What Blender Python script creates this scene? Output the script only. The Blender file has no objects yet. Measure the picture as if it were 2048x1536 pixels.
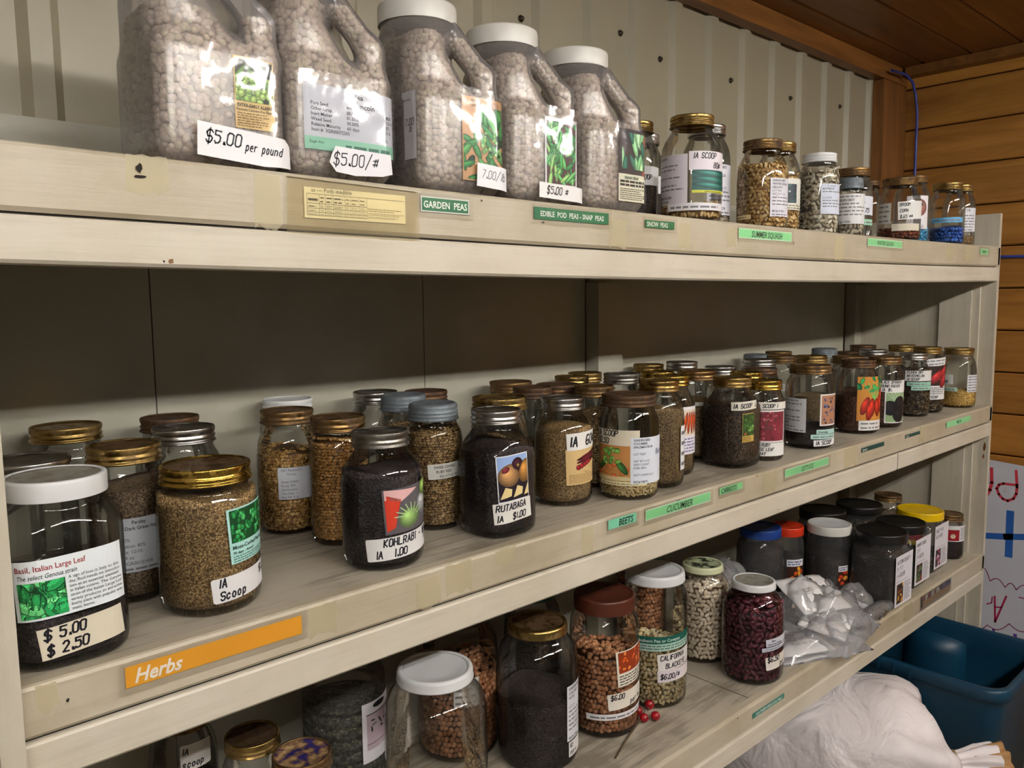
import bpy, math, random
import numpy as np
from mathutils import Vector, Matrix, noise

random.seed(7)
RNG = np.random.default_rng(7)
SC = bpy.context.scene
COL = SC.collection
PI = math.pi

# ------------------------------------------------------------------ camera
CAM = Vector((0.0, -0.752, 1.5))
yaw, pitch, roll = (math.radians(a) for a in (42.4357, -6.0797, -0.6533))
fwd = Vector((math.sin(yaw) * math.cos(pitch), math.cos(yaw) * math.cos(pitch), math.sin(pitch)))
rgt = Vector((math.cos(yaw), -math.sin(yaw), 0))
upv = rgt.cross(fwd)
c_, s_ = math.cos(roll), math.sin(roll)
cr, cu = c_ * rgt + s_ * upv, -s_ * rgt + c_ * upv
cd = bpy.data.cameras.new('camera')
cd.sensor_fit = 'HORIZONTAL'; cd.sensor_width = 36.0
cd.lens = 1600.0 / 2048.0 * 36.0
cd.clip_start = 0.02; cd.clip_end = 60
cam = bpy.data.objects.new('camera', cd); COL.objects.link(cam)
cam.matrix_world = Matrix(((cr.x, cu.x, -fwd.x, CAM.x), (cr.y, cu.y, -fwd.y, CAM.y), (cr.z, cu.z, -fwd.z, CAM.z), (0, 0, 0, 1)))
SC.camera = cam

# ------------------------------------------------------------------ world, exposure
SC.view_settings.view_transform = 'Standard'
SC.view_settings.look = 'None'
SC.view_settings.gamma = 1.0
SC.view_settings.use_curve_mapping = False
SC.view_settings.exposure = 0.42
TUBE_POWER = 66.0
TUBE_COLOR = (1.0, 0.968, 0.915)
w = bpy.data.worlds.new('room_ambient'); SC.world = w
w.use_nodes = True
w.node_tree.nodes['Background'].inputs[0].default_value = (0.54, 0.50, 0.44, 1)
w.node_tree.nodes['Background'].inputs[1].default_value = 0.15
SC.cycles.transparent_max_bounces = 20
SC.cycles.max_bounces = 6
SC.cycles.adaptive_threshold = 0.15
SC.cycles.diffuse_bounces = 3
SC.cycles.glossy_bounces = 3
SC.cycles.transmission_bounces = 3

# ------------------------------------------------------------------ colour + material helpers
def lin(c):
    return tuple(((v / 255) / 12.92 if v / 255 <= 0.04045 else ((v / 255 + 0.055) / 1.055) ** 2.4) for v in c)
def C4(c): return (*lin(c), 1.0)

MATS = {}
def newmat(name):
    m = bpy.data.materials.new(name); m.use_nodes = True
    nt = m.node_tree; nt.nodes.clear()
    out = nt.nodes.new('ShaderNodeOutputMaterial')
    MATS[name] = m
    return m, nt, out
def N(nt, typ, **kw):
    n = nt.nodes.new(typ)
    for k, v in kw.items():
        if k.startswith('_'): setattr(n, k[1:], v)
        else: n.inputs[k.replace('__', ' ')].default_value = v
    return n
def L(nt, a, b): nt.links.new(a, b)
def ramp(nt, fac, stops):
    r = nt.nodes.new('ShaderNodeValToRGB')
    e = r.color_ramp.elements
    while len(e) < len(stops): e.new(0.5)
    for i, (p, c) in enumerate(stops):
        e[i].position = p; e[i].color = c
    L(nt, fac, r.inputs[0])
    return r
def objcoord(nt, scale=(1, 1, 1)):
    t = nt.nodes.new('ShaderNodeTexCoord')
    m = nt.nodes.new('ShaderNodeMapping'); m.inputs['Scale'].default_value = scale
    L(nt, t.outputs['Object'], m.inputs['Vector'])
    return m.outputs[0]

def mat_plain(name, c, rough=0.5, metal=0.0, bump=0.0, bscale=80, var=0.0, spec=0.5, vscale=14, stretch=(1, 1, 1), bdist=0.002, distort=0.0):
    m, nt, out = newmat(name)
    p = N(nt, 'ShaderNodeBsdfPrincipled', Roughness=rough, Metallic=metal)
    p.inputs['Base Color'].default_value = C4(c)
    p.inputs['Specular IOR Level'].default_value = spec
    co = objcoord(nt, stretch)
    if var:
        n = N(nt, 'ShaderNodeTexNoise', Scale=vscale, Detail=5.0); L(nt, co, n.inputs['Vector'])
        lo = tuple(v * (1 - var) for v in lin(c)) + (1,); hi = tuple(min(1, v * (1 + var)) for v in lin(c)) + (1,)
        r = ramp(nt, n.outputs['Fac'], [(0.3, lo), (0.7, hi)]); L(nt, r.outputs[0], p.inputs['Base Color'])
    if bump:
        n2 = N(nt, 'ShaderNodeTexNoise', Scale=bscale, Detail=4.0, Distortion=distort); L(nt, co, n2.inputs['Vector'])
        b = N(nt, 'ShaderNodeBump', Strength=bump, Distance=bdist); L(nt, n2.outputs['Fac'], b.inputs['Height'])
        L(nt, b.outputs[0], p.inputs['Normal'])
    L(nt, p.outputs[0], out.inputs[0])
    return m

def mat_paint(name, c, stretch, dirt=0.12, rough=0.42, bump=0.25):
    m, nt, out = newmat(name)
    p = N(nt, 'ShaderNodeBsdfPrincipled', Roughness=rough)
    co = objcoord(nt, stretch); co1 = objcoord(nt, (1, 1, 1))
    n1 = N(nt, 'ShaderNodeTexNoise', Scale=5.0, Detail=6.0, Roughness=0.6); L(nt, co1, n1.inputs['Vector'])
    n2 = N(nt, 'ShaderNodeTexNoise', Scale=1.0, Detail=6.0, Roughness=0.7); L(nt, co, n2.inputs['Vector'])
    lo = tuple(v * k for v, k in zip(lin(c), (1 - dirt, 1 - dirt * 1.15, 1 - dirt * 1.5))) + (1,)
    r1 = ramp(nt, n1.outputs['Fac'], [(0.35, lo), (0.62, C4(c))])
    r2 = ramp(nt, n2.outputs['Fac'], [(0.25, (0.78, 0.77, 0.74, 1)), (0.5, (1, 1, 1, 1))])
    mx = nt.nodes.new('ShaderNodeMix'); mx.data_type = 'RGBA'; mx.blend_type = 'MULTIPLY'; mx.inputs[0].default_value = 0.8
    L(nt, r1.outputs[0], mx.inputs[6]); L(nt, r2.outputs[0], mx.inputs[7]); L(nt, mx.outputs[2], p.inputs['Base Color'])
    b = N(nt, 'ShaderNodeBump', Strength=bump, Distance=0.0015); L(nt, n2.outputs['Fac'], b.inputs['Height'])
    L(nt, b.outputs[0], p.inputs['Normal']); L(nt, p.outputs[0], out.inputs[0])
    return m

def mat_deck(name, c, dark):
    # worn painted board: streaks of dirt rubbed into the grain along x
    m, nt, out = newmat(name)
    p = N(nt, 'ShaderNodeBsdfPrincipled', Roughness=0.5)
    co = objcoord(nt, (6, 90, 20)); co1 = objcoord(nt, (1, 1, 1))
    n2 = N(nt, 'ShaderNodeTexNoise', Scale=1.0, Detail=8.0, Roughness=0.75); L(nt, co, n2.inputs['Vector'])
    n1 = N(nt, 'ShaderNodeTexNoise', Scale=7.0, Detail=5.0); L(nt, co1, n1.inputs['Vector'])
    mlt = N(nt, 'ShaderNodeMath', _operation='MULTIPLY'); L(nt, n2.outputs['Fac'], mlt.inputs[0]); L(nt, n1.outputs['Fac'], mlt.inputs[1])
    r = ramp(nt, mlt.outputs[0], [(0.16, C4(dark)), (0.26, C4(c)), (0.5, tuple(min(1, v * 1.12) for v in lin(c)) + (1,))])
    L(nt, r.outputs[0], p.inputs['Base Color'])
    b = N(nt, 'ShaderNodeBump', Strength=0.3, Distance=0.001); L(nt, n2.outputs['Fac'], b.inputs['Height'])
    L(nt, b.outputs[0], p.inputs['Normal']); L(nt, p.outputs[0], out.inputs[0])
    return m

def mat_wood(name, a, b_, knots=True, axis=1):
    m, nt, out = newmat(name)
    p = N(nt, 'ShaderNodeBsdfPrincipled', Roughness=0.42)
    info = nt.nodes.new('ShaderNodeObjectInfo')
    st = [14, 14, 14]; st[axis] = 1.3
    t = nt.nodes.new('ShaderNodeTexCoord'); add = N(nt, 'ShaderNodeVectorMath', _operation='ADD')
    sc = N(nt, 'ShaderNodeVectorMath', _operation='SCALE'); sc.inputs[0].default_value = (3.1, 7.7, 5.3)
    L(nt, info.outputs['Random'], sc.inputs['Scale']); L(nt, t.outputs['Object'], add.inputs[0]); L(nt, sc.outputs[0], add.inputs[1])
    mp = nt.nodes.new('ShaderNodeMapping'); mp.inputs['Scale'].default_value = st; L(nt, add.outputs[0], mp.inputs[0])
    n = N(nt, 'ShaderNodeTexNoise', Scale=2.0, Detail=7.0, Roughness=0.6, Distortion=0.8); L(nt, mp.outputs[0], n.inputs['Vector'])
    r = ramp(nt, n.outputs['Fac'], [(0.3, C4(a)), (0.7, C4(b_))])
    col = r.outputs[0]
    if knots:
        v = N(nt, 'ShaderNodeTexVoronoi', Scale=3.2); L(nt, add.outputs[0], v.inputs['Vector'])
        k = ramp(nt, v.outputs['Distance'], [(0.035, (0.12, 0.07, 0.03, 1)), (0.075, (1, 1, 1, 1))])
        mx = nt.nodes.new('ShaderNodeMix'); mx.data_type = 'RGBA'; mx.blend_type = 'MULTIPLY'; mx.inputs[0].default_value = 0.85
        L(nt, col, mx.inputs[6]); L(nt, k.outputs[0], mx.inputs[7]); col = mx.outputs[2]
    hs = N(nt, 'ShaderNodeHueSaturation'); hs.inputs['Saturation'].default_value = 1.0
    mr = N(nt, 'ShaderNodeMapRange'); mr.inputs['To Min'].default_value = 0.8; mr.inputs['To Max'].default_value = 1.15
    L(nt, info.outputs['Random'], mr.inputs['Value']); L(nt, mr.outputs[0], hs.inputs['Value']); L(nt, col, hs.inputs['Color'])
    L(nt, hs.outputs[0], p.inputs['Base Color'])
    b = N(nt, 'ShaderNodeBump', Strength=0.12, Distance=0.002); L(nt, n.outputs['Fac'], b.inputs['Height']); L(nt, b.outputs[0], p.inputs['Normal'])
    L(nt, p.outputs[0], out.inputs[0])
    return m

def mat_glass(name, tint=(0.975, 0.98, 0.975), edge=(0.60, 0.63, 0.60), refl=0.8, rough=0.02, bump=0.0, bscale=30, film=0.0, filmcol=(0.8, 0.8, 0.8)):
    # thin clear wall: lets light straight through, darker where one looks along the wall, Fresnel reflection
    m, nt, out = newmat(name)
    lw = N(nt, 'ShaderNodeLayerWeight', Blend=0.35)
    pw = N(nt, 'ShaderNodeMath', _operation='POWER'); L(nt, lw.outputs['Facing'], pw.inputs[0]); pw.inputs[1].default_value = 2.2
    mx = nt.nodes.new('ShaderNodeMix'); mx.data_type = 'RGBA'
    L(nt, pw.outputs[0], mx.inputs[0]); mx.inputs[6].default_value = (*tint, 1); mx.inputs[7].default_value = (*edge, 1)
    tr = nt.nodes.new('ShaderNodeBsdfTransparent'); L(nt, mx.outputs[2], tr.inputs[0])
    gl = N(nt, 'ShaderNodeBsdfGlossy', Roughness=rough); gl.inputs['Color'].default_value = (1, 1, 1, 1)
    fr = N(nt, 'ShaderNodeFresnel', IOR=1.5)
    if bump:
        co = objcoord(nt); n = N(nt, 'ShaderNodeTexNoise', Scale=bscale, Detail=3.0); L(nt, co, n.inputs['Vector'])
        b = N(nt, 'ShaderNodeBump', Strength=bump, Distance=0.004); L(nt, n.outputs['Fac'], b.inputs['Height'])
        L(nt, b.outputs[0], gl.inputs['Normal']); L(nt, b.outputs[0], fr.inputs['Normal'])
    ml = N(nt, 'ShaderNodeMath', _operation='MULTIPLY'); L(nt, fr.outputs[0], ml.inputs[0]); ml.inputs[1].default_value = refl
    ml.use_clamp = True
    base = tr.outputs[0]
    if film:
        df = nt.nodes.new('ShaderNodeBsdfDiffuse'); df.inputs[0].default_value = (*filmcol, 1)
        ts = nt.nodes.new('ShaderNodeBsdfTranslucent'); ts.inputs[0].default_value = (*filmcol, 1)
        m1 = N(nt, 'ShaderNodeMixShader', Fac=0.4); L(nt, df.outputs[0], m1.inputs[1]); L(nt, ts.outputs[0], m1.inputs[2])
        m2 = N(nt, 'ShaderNodeMixShader', Fac=film); L(nt, base, m2.inputs[1]); L(nt, m1.outputs[0], m2.inputs[2]); base = m2.outputs[0]
    ms = nt.nodes.new('ShaderNodeMixShader'); L(nt, ml.outputs[0], ms.inputs[0]); L(nt, base, ms.inputs[1]); L(nt, gl.outputs[0], ms.inputs[2])
    L(nt, ms.outputs[0], out.inputs[0])
    return m

def mat_metal(name, c, rust, amount=0.5, rough=0.3, metal=1.0):
    m, nt, out = newmat(name)
    p = N(nt, 'ShaderNodeBsdfPrincipled', Roughness=rough, Metallic=metal)
    t = nt.nodes.new('ShaderNodeTexCoord'); info = nt.nodes.new('ShaderNodeObjectInfo')
    sc = N(nt, 'ShaderNodeVectorMath', _operation='SCALE'); sc.inputs[0].default_value = (2.3, 5.1, 1.7); L(nt, info.outputs['Random'], sc.inputs['Scale'])
    add = N(nt, 'ShaderNodeVectorMath', _operation='ADD'); L(nt, t.outputs['Object'], add.inputs[0]); L(nt, sc.outputs[0], add.inputs[1])
    n = N(nt, 'ShaderNodeTexNoise', Scale=55.0, Detail=8.0, Roughness=0.7); L(nt, add.outputs[0], n.inputs['Vector'])
    r = ramp(nt, n.outputs['Fac'], [(amount - 0.12, C4(rust)), (amount + 0.08, C4(c))]); L(nt, r.outputs[0], p.inputs['Base Color'])
    r2 = ramp(nt, n.outputs['Fac'], [(amount - 0.12, (0.75,) * 3 + (1,)), (amount + 0.08, (rough,) * 3 + (1,))]); L(nt, r2.outputs[0], p.inputs['Roughness'])
    r3 = ramp(nt, n.outputs['Fac'], [(amount - 0.12, (metal * 0.25,) * 3 + (1,)), (amount + 0.08, (metal,) * 3 + (1,))]); L(nt, r3.outputs[0], p.inputs['Metallic'])
    b = N(nt, 'ShaderNodeBump', Strength=0.05, Distance=0.0004); L(nt, n.outputs['Fac'], b.inputs['Height']); L(nt, b.outputs[0], p.inputs['Normal'])
    L(nt, p.outputs[0], out.inputs[0])
    return m

def mat_seed(name, a, b_, dark, size, rough=0.6):
    # loose fine seed, too small to pick apart: cell colours and grain relief
    m, nt, out = newmat(name)
    p = N(nt, 'ShaderNodeBsdfPrincipled', Roughness=rough)
    co = objcoord(nt)
    wn = N(nt, 'ShaderNodeTexNoise', Scale=1.2 / size, Detail=1.0); L(nt, co, wn.inputs['Vector'])
    va = N(nt, 'ShaderNodeVectorMath', _operation='MULTIPLY_ADD'); L(nt, wn.outputs['Color'], va.inputs[0]); va.inputs[1].default_value = (size,) * 3; L(nt, co, va.inputs[2])
    v = N(nt, 'ShaderNodeTexVoronoi', Scale=1.0 / size); L(nt, va.outputs[0], v.inputs['Vector'])
    sp = nt.nodes.new('ShaderNodeSeparateColor'); L(nt, v.outputs['Color'], sp.inputs[0])
    r = ramp(nt, sp.outputs[0], [(0.0, C4(a)), (1.0, C4(b_))])
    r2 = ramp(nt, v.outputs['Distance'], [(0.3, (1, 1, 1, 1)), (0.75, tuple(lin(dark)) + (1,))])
    big = N(nt, 'ShaderNodeTexNoise', Scale=40.0, Detail=3.0); L(nt, co, big.inputs['Vector'])
    r3 = ramp(nt, big.outputs['Fac'], [(0.3, (0.7, 0.7, 0.7, 1)), (0.7, (1.15, 1.15, 1.15, 1))])
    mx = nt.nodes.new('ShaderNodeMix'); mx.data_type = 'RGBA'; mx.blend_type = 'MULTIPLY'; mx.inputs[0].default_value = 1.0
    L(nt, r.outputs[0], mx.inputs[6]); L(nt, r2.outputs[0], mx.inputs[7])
    mx2 = nt.nodes.new('ShaderNodeMix'); mx2.data_type = 'RGBA'; mx2.blend_type = 'MULTIPLY'; mx2.inputs[0].default_value = 1.0
    L(nt, mx.outputs[2], mx2.inputs[6]); L(nt, r3.outputs[0], mx2.inputs[7]); L(nt, mx2.outputs[2], p.inputs['Base Color'])
    b = N(nt, 'ShaderNodeBump', Strength=0.9, Distance=size * 0.6); b.invert = True
    L(nt, v.outputs['Distance'], b.inputs['Height']); L(nt, b.outputs[0], p.inputs['Normal']); L(nt, p.outputs[0], out.inputs[0])
    return m

def mat_attr(name, rough=0.5, spec=0.4, bump=0.0):
    m, nt, out = newmat(name)
    p = N(nt, 'ShaderNodeBsdfPrincipled', Roughness=rough); p.inputs['Specular IOR Level'].default_value = spec
    a = nt.nodes.new('ShaderNodeAttribute'); a.attribute_name = 'Col'
    L(nt, a.outputs['Color'], p.inputs['Base Color'])
    if bump:
        co = objcoord(nt); n = N(nt, 'ShaderNodeTexNoise', Scale=60.0, Detail=3.0); L(nt, co, n.inputs['Vector'])
        b = N(nt, 'ShaderNodeBump', Strength=bump, Distance=0.002); L(nt, n.outputs['Fac'], b.inputs['Height']); L(nt, b.outputs[0], p.inputs['Normal'])
    L(nt, p.outputs[0], out.inputs[0])
    return m

mat_paint('paint', (212, 203, 186), (4, 70, 70))
mat_paint('paint_trim', (193, 182, 161), (4, 70, 70), dirt=0.22, bump=0.3)
mat_paint('paint_upright', (205, 197, 180), (70, 70, 4), dirt=0.15)
mat_paint('paint_panel', (178, 174, 158), (3, 3, 3), dirt=0.08, rough=0.33, bump=0.08)
mat_deck('deck', (182, 172, 154), (132, 122, 106))
mat_plain('corrugated_metal', (160, 151, 128), rough=0.4, var=0.06, vscale=3)
mat_wood('plank_wall', (146, 96, 36), (188, 132, 60))
mat_wood('plank_ceiling', (98, 62, 26), (138, 90, 42), axis=0)
mat_wood('post_wood', (108, 68, 30), (150, 98, 48), axis=2)
mat_plain('concrete', (120, 112, 100), rough=0.8, var=0.2, bump=0.3)
mat_plain('screw_metal', (70, 60, 48), rough=0.5, metal=0.8)
mat_glass('jar_glass')
mat_glass('jar_glass_old', tint=(0.96, 0.97, 0.96), edge=(0.52, 0.56, 0.53), bump=0.25, bscale=22)
mat_glass('clear_plastic', tint=(0.90, 0.90, 0.89), edge=(0.5, 0.5, 0.5), rough=0.06, bump=0.2, bscale=25, film=0.06)
mat_glass('film_bag', tint=(1.0, 1.0, 1.0), edge=(0.96, 0.96, 0.97), rough=0.12, refl=1.3, bump=0.5, bscale=12, film=0.26, filmcol=(0.92, 0.92, 0.95))
mat_glass('clear_tape', tint=(0.98, 0.97, 0.96), edge=(0.92, 0.9, 0.88), rough=0.09, refl=0.6, bump=0.12, bscale=24, film=0.03)
mat_glass('shelf_tape', tint=(0.995, 0.99, 0.985), edge=(0.96, 0.95, 0.93), rough=0.2, refl=0.8, bump=0.3, bscale=25, film=0.02, filmcol=(0.6, 0.57, 0.52))
mat_glass('aged_tape', tint=(0.98, 0.94, 0.83), edge=(0.95, 0.9, 0.78), rough=0.12, refl=1.3, bump=0.4, bscale=25, film=0.14, filmcol=(0.90, 0.80, 0.56))
mat_glass('jug_plastic', tint=(0.98, 0.96, 0.96), edge=(0.78, 0.74, 0.74), rough=0.24, refl=1.0, film=0.32, filmcol=(0.64, 0.60, 0.60))
mat_metal('gold', (164, 136, 80), (86, 62, 36), 0.45, 0.28)
mat_metal('bright_gold', (190, 156, 72), (110, 80, 38), 0.40, 0.24)
mat_metal('gold_brown', (142, 112, 70), (76, 54, 36), 0.50, 0.34)
mat_metal('rust_brown', (112, 84, 56), (62, 44, 34), 0.52, 0.45, 0.8)
mat_metal('silver', (186, 184, 180), (110, 104, 98), 0.36, 0.28)
mat_metal('pewter', (142, 138, 130), (84, 76, 68), 0.45, 0.36)
mat_metal('zinc', (122, 130, 136), (92, 98, 102), 0.5, 0.55, 0.6)
mat_metal('white_enamel', (222, 222, 222), (170, 140, 100), 0.24, 0.3, 0.0)
mat_metal('cream_enamel', (206, 210, 170), (150, 140, 100), 0.30, 0.3, 0.0)
mat_metal('grey_disc', (158, 154, 142), (120, 108, 92), 0.45, 0.45, 0.2)
for nm, c in dict(black_plastic=(20, 19, 19), yellow_plastic=(232, 190, 8), blue_plastic=(22, 58, 128), red_plastic=(206, 52, 22), brown_plastic=(84, 40, 26), white_plastic=(214, 210, 202), green_plastic=(10, 84, 62)).items():
    mat_plain(nm, c, rough=0.34, bump=0.05)
mat_attr('print', rough=0.42)
mat_attr('seed_skin', rough=0.42, spec=0.45)
mat_attr('marker_board', rough=0.35)
mat_plain('teal_plastic', (8, 56, 80), rough=0.42, bump=0.08, bscale=160)
mat_plain('sack_paper', (232, 224, 224), rough=0.5, bump=0.9, bscale=7, bdist=0.025, distort=1.2, var=0.06, vscale=8)
mat_plain('brown_paper', (176, 132, 84), rough=0.75, bump=0.5, bscale=30, var=0.12)
mat_plain('twine', (150, 128, 96), rough=0.9)
mat_plain('blue_cable', (52, 66, 150), rough=0.4)
mat_plain('packet_paper', (236, 232, 230), rough=0.6, bump=0.8, bscale=16, bdist=0.008, distort=1.0, var=0.04)
mat_plain('berry_red', (150, 16, 26), rough=0.3, bump=0.3, bscale=300, var=0.35, vscale=120)
mat_plain('stem_brown', (92, 76, 50), rough=0.8)
mat_glass('tape_residue', tint=(1.0, 0.985, 0.93), edge=(0.98, 0.95, 0.88), rough=0.4, refl=0.4, film=0.34, filmcol=(0.98, 0.90, 0.64))
m, nt, out = newmat('ink_disc')
p_ = N(nt, 'ShaderNodeBsdfPrincipled', Roughness=0.5); n_ = N(nt, 'ShaderNodeTexNoise', Scale=70.0, Detail=4.0); L(nt, objcoord(nt), n_.inputs['Vector'])
r_ = ramp(nt, n_.outputs['Fac'], [(0.40, C4((40, 34, 96))), (0.50, C4((120, 88, 60))), (0.62, C4((176, 146, 104)))]); L(nt, r_.outputs[0], p_.inputs['Base Color']); L(nt, p_.outputs[0], out.inputs[0])
m, nt, out = newmat('ink_disc2')
p_ = N(nt, 'ShaderNodeBsdfPrincipled', Roughness=0.4); n_ = N(nt, 'ShaderNodeTexNoise', Scale=60.0, Detail=3.0); L(nt, objcoord(nt), n_.inputs['Vector'])
r_ = ramp(nt, n_.outputs['Fac'], [(0.46, C4((52, 58, 44))), (0.56, C4((176, 184, 146)))]); L(nt, r_.outputs[0], p_.inputs['Base Color']); L(nt, p_.outputs[0], out.inputs[0])
mat_plain('dark_gap', (34, 28, 22), rough=0.9)
mat_plain('fixture_white', (225, 225, 220), rough=0.5)
m, nt, out = newmat('tube_light')
e_ = N(nt, 'ShaderNodeEmission', Strength=TUBE_POWER); e_.inputs[0].default_value = (*TUBE_COLOR, 1); L(nt, e_.outputs[0], out.inputs[0])
mat_seed('seed_black', (38, 31, 33), (86, 71, 73), (120, 112, 108), 0.0021)
mat_seed('seed_moss', (136, 104, 62), (204, 172, 118), (140, 130, 116), 0.0019)
mat_seed('seed_parsley', (124, 100, 76), (178, 154, 124), (140, 130, 116), 0.0019)
mat_seed('seed_carrot', (118, 92, 58), (172, 144, 98), (140, 130, 116), 0.0020)
mat_seed('seed_lettuce', (62, 48, 36), (120, 98, 76), (120, 112, 108), 0.0030)
mat_seed('seed_pale', (140, 122, 100), (186, 168, 144), (140, 130, 116), 0.0028)
mat_seed('seed_radish', (92, 58, 42), (142, 98, 74), (140, 130, 116), 0.0030)
mat_seed('seed_collard', (40, 32, 30), (88, 70, 62), (120, 112, 108), 0.0024)
mat_seed('seed_greygreen', (74, 72, 58), (130, 126, 104), (120, 112, 108), 0.0060)

# ------------------------------------------------------------------ mesh helpers
def fast_mesh(name, verts, tris, cols=None, smooth=True, quads=None):
    me = bpy.data.meshes.new(name)
    v = np.asarray(verts, dtype=np.float32)
    faces = []
    if tris is not None and len(tris): faces.append((np.asarray(tris, dtype=np.int32), 3))
    if quads is not None and len(quads): faces.append((np.asarray(quads, dtype=np.int32), 4))
    me.vertices.add(len(v)); me.vertices.foreach_set('co', v.ravel())
    nl = sum(f.size for f, _ in faces); nf = sum(len(f) for f, _ in faces)
    me.loops.add(nl); me.polygons.add(nf)
    me.loops.foreach_set('vertex_index', np.concatenate([f.ravel() for f, _ in faces]))
    st, o = [], 0
    for f, k in faces:
        st.append(o + np.arange(len(f)) * k); o += f.size
    me.polygons.foreach_set('loop_start', np.concatenate(st).astype(np.int32))
    me.update(calc_edges=True); me.validate()
    if smooth: me.polygons.foreach_set('use_smooth', np.ones(len(me.polygons), dtype=bool))
    if cols is not None:
        a = me.color_attributes.new('Col', 'FLOAT_COLOR', 'POINT')
        a.data.foreach_set('color', np.asarray(cols, dtype=np.float32).ravel())
    return me

def obj(name, me, mat, parent=None, loc=None, rotz=None, **props):
    o = bpy.data.objects.new(name, me); COL.objects.link(o)
    if mat and not me.materials: me.materials.append(MATS[mat])
    if parent is not None: o.parent = parent
    if loc is not None: o.location = loc
    if rotz: o.rotation_euler = (0, 0, rotz)
    for k, v in props.items(): o[k] = v
    return o
def pyobj(name, verts, faces, mat, parent=None, smooth=False, loc=None, **props):
    me = bpy.data.meshes.new(name); me.from_pydata([tuple(v) for v in verts], [], [tuple(f) for f in faces]); me.update()
    if smooth: me.polygons.foreach_set('use_smooth', [True] * len(me.polygons))
    return obj(name, me, mat, parent, loc, **props)
def thing(name, label, cat, loc=(0, 0, 0), group=None, kind=None):
    o = bpy.data.objects.new(name, None); COL.objects.link(o); o.location = loc
    o.empty_display_size = 0.02
    o['label'] = label; o['category'] = cat
    if group: o['group'] = group
    if kind: o['kind'] = kind
    return o

def boxm(x0, x1, y0, y1, z0, z1, nx=1, bev=0.0, fz=None):
    """box with nx slices along x, optional front-edge bevel, optional sag function of x"""
    if bev > 0:
        sec = [(y0 + bev, z0), (y0, z0 + bev), (y0, z1 - bev), (y0 + bev * 0.4, z1 - bev * 0.3), (y0 + bev, z1), (y1, z1), (y1, z0)]
    else:
        sec = [(y0, z0), (y0, z1), (y1, z1), (y1, z0)]
    k = len(sec); V, Fc = [], []
    for i in range(nx + 1):
        x = x0 + (x1 - x0) * i / nx; dz = fz(x) if fz else 0
        V += [(x, y, z + dz) for y, z in sec]
    for i in range(nx):
        a, b = i * k, (i + 1) * k
        for j in range(k):
            j2 = (j + 1) % k
            Fc.append((a + j, b + j, b + j2, a + j2))
    Fc.append(tuple(range(k - 1, -1, -1))); Fc.append(tuple(nx * k + j for j in range(k)))
    return V, [f[::-1] for f in Fc]
def box(name, x0, x1, y0, y1, z0, z1, mat, parent=None, nx=1, bev=0.0, fz=None, **pr):
    v, f = boxm(x0, x1, y0, y1, z0, z1, nx, bev, fz)
    return pyobj(name, v, f, mat, parent, **pr)

def lathe(prof, n=48, shape=None, close_bottom=True, close_top=False, wob=None):
    """prof: list of (r,z). shape(theta)-> radius factor"""
    th = np.arange(n) * 2 * PI / n
    sh = np.array([shape(t) for t in th]) if shape else np.ones(n)
    V, Q, T = [], [], []
    for i, (r, z) in enumerate(prof):
        wv = wob[i] if wob is not None else 1.0
        rr = r * (sh if np.isscalar(wv) else sh * wv)
        V.append(np.stack([rr * np.cos(th), rr * np.sin(th), np.full(n, z)], 1))
    V = np.concatenate(V)
    j = np.arange(n); j2 = (j + 1) % n
    for i in range(len(prof) - 1):
        Q.append(np.stack([i * n + j, i * n + j2, (i + 1) * n + j2, (i + 1) * n + j], 1))
    Q = np.concatenate(Q)
    if close_bottom:
        V = np.vstack([V, [[0, 0, prof[0][1]]]]); c = len(V) - 1
        T.append(np.stack([np.full(n, c), j2, j], 1))
    if close_top:
        V = np.vstack([V, [[0, 0, prof[-1][1]]]]); c = len(V) - 1; b = (len(prof) - 1) * n
        T.append(np.stack([np.full(n, c), b + j, b + j2], 1))
    return V, Q, (np.concatenate(T) if T else None)

def tube(path, r, n=8, cap=True):
    P = [Vector(p) for p in path]; V, Fc = [], []
    up = Vector((0, 0, 1))
    for i, p in enumerate(P):
        t = (P[min(i + 1, len(P) - 1)] - P[max(i - 1, 0)]).normalized()
        a = t.cross(up if abs(t.z) < 0.9 else Vector((1, 0, 0))).normalized(); b = t.cross(a)
        rr = r[i] if isinstance(r, (list, tuple)) else r
        V += [p + rr * (math.cos(2 * PI * k / n) * a + math.sin(2 * PI * k / n) * b) for k in range(n)]
    for i in range(len(P) - 1):
        for k in range(n):
            k2 = (k + 1) % n; Fc.append((i * n + k, i * n + k2, (i + 1) * n + k2, (i + 1) * n + k))
    if cap: Fc.append(tuple(range(n))); Fc.append(tuple((len(P) - 1) * n + k for k in range(n - 1, -1, -1)))
    return V, Fc

# ------------------------------------------------------------------ flat print: paper, pictures and lettering
def clip_poly(pts, axis, val, keep_ge):
    out = []
    n = len(pts)
    for i in range(n):
        a, b = pts[i], pts[(i + 1) % n]
        ia = (a[axis] >= val) if keep_ge else (a[axis] <= val); ib = (b[axis] >= val) if keep_ge else (b[axis] <= val)
        if ia: out.append(a)
        if ia != ib:
            t = (val - a[axis]) / (b[axis] - a[axis]); out.append((a[0] + (b[0] - a[0]) * t, a[1] + (b[1] - a[1]) * t))
    return out

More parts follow.
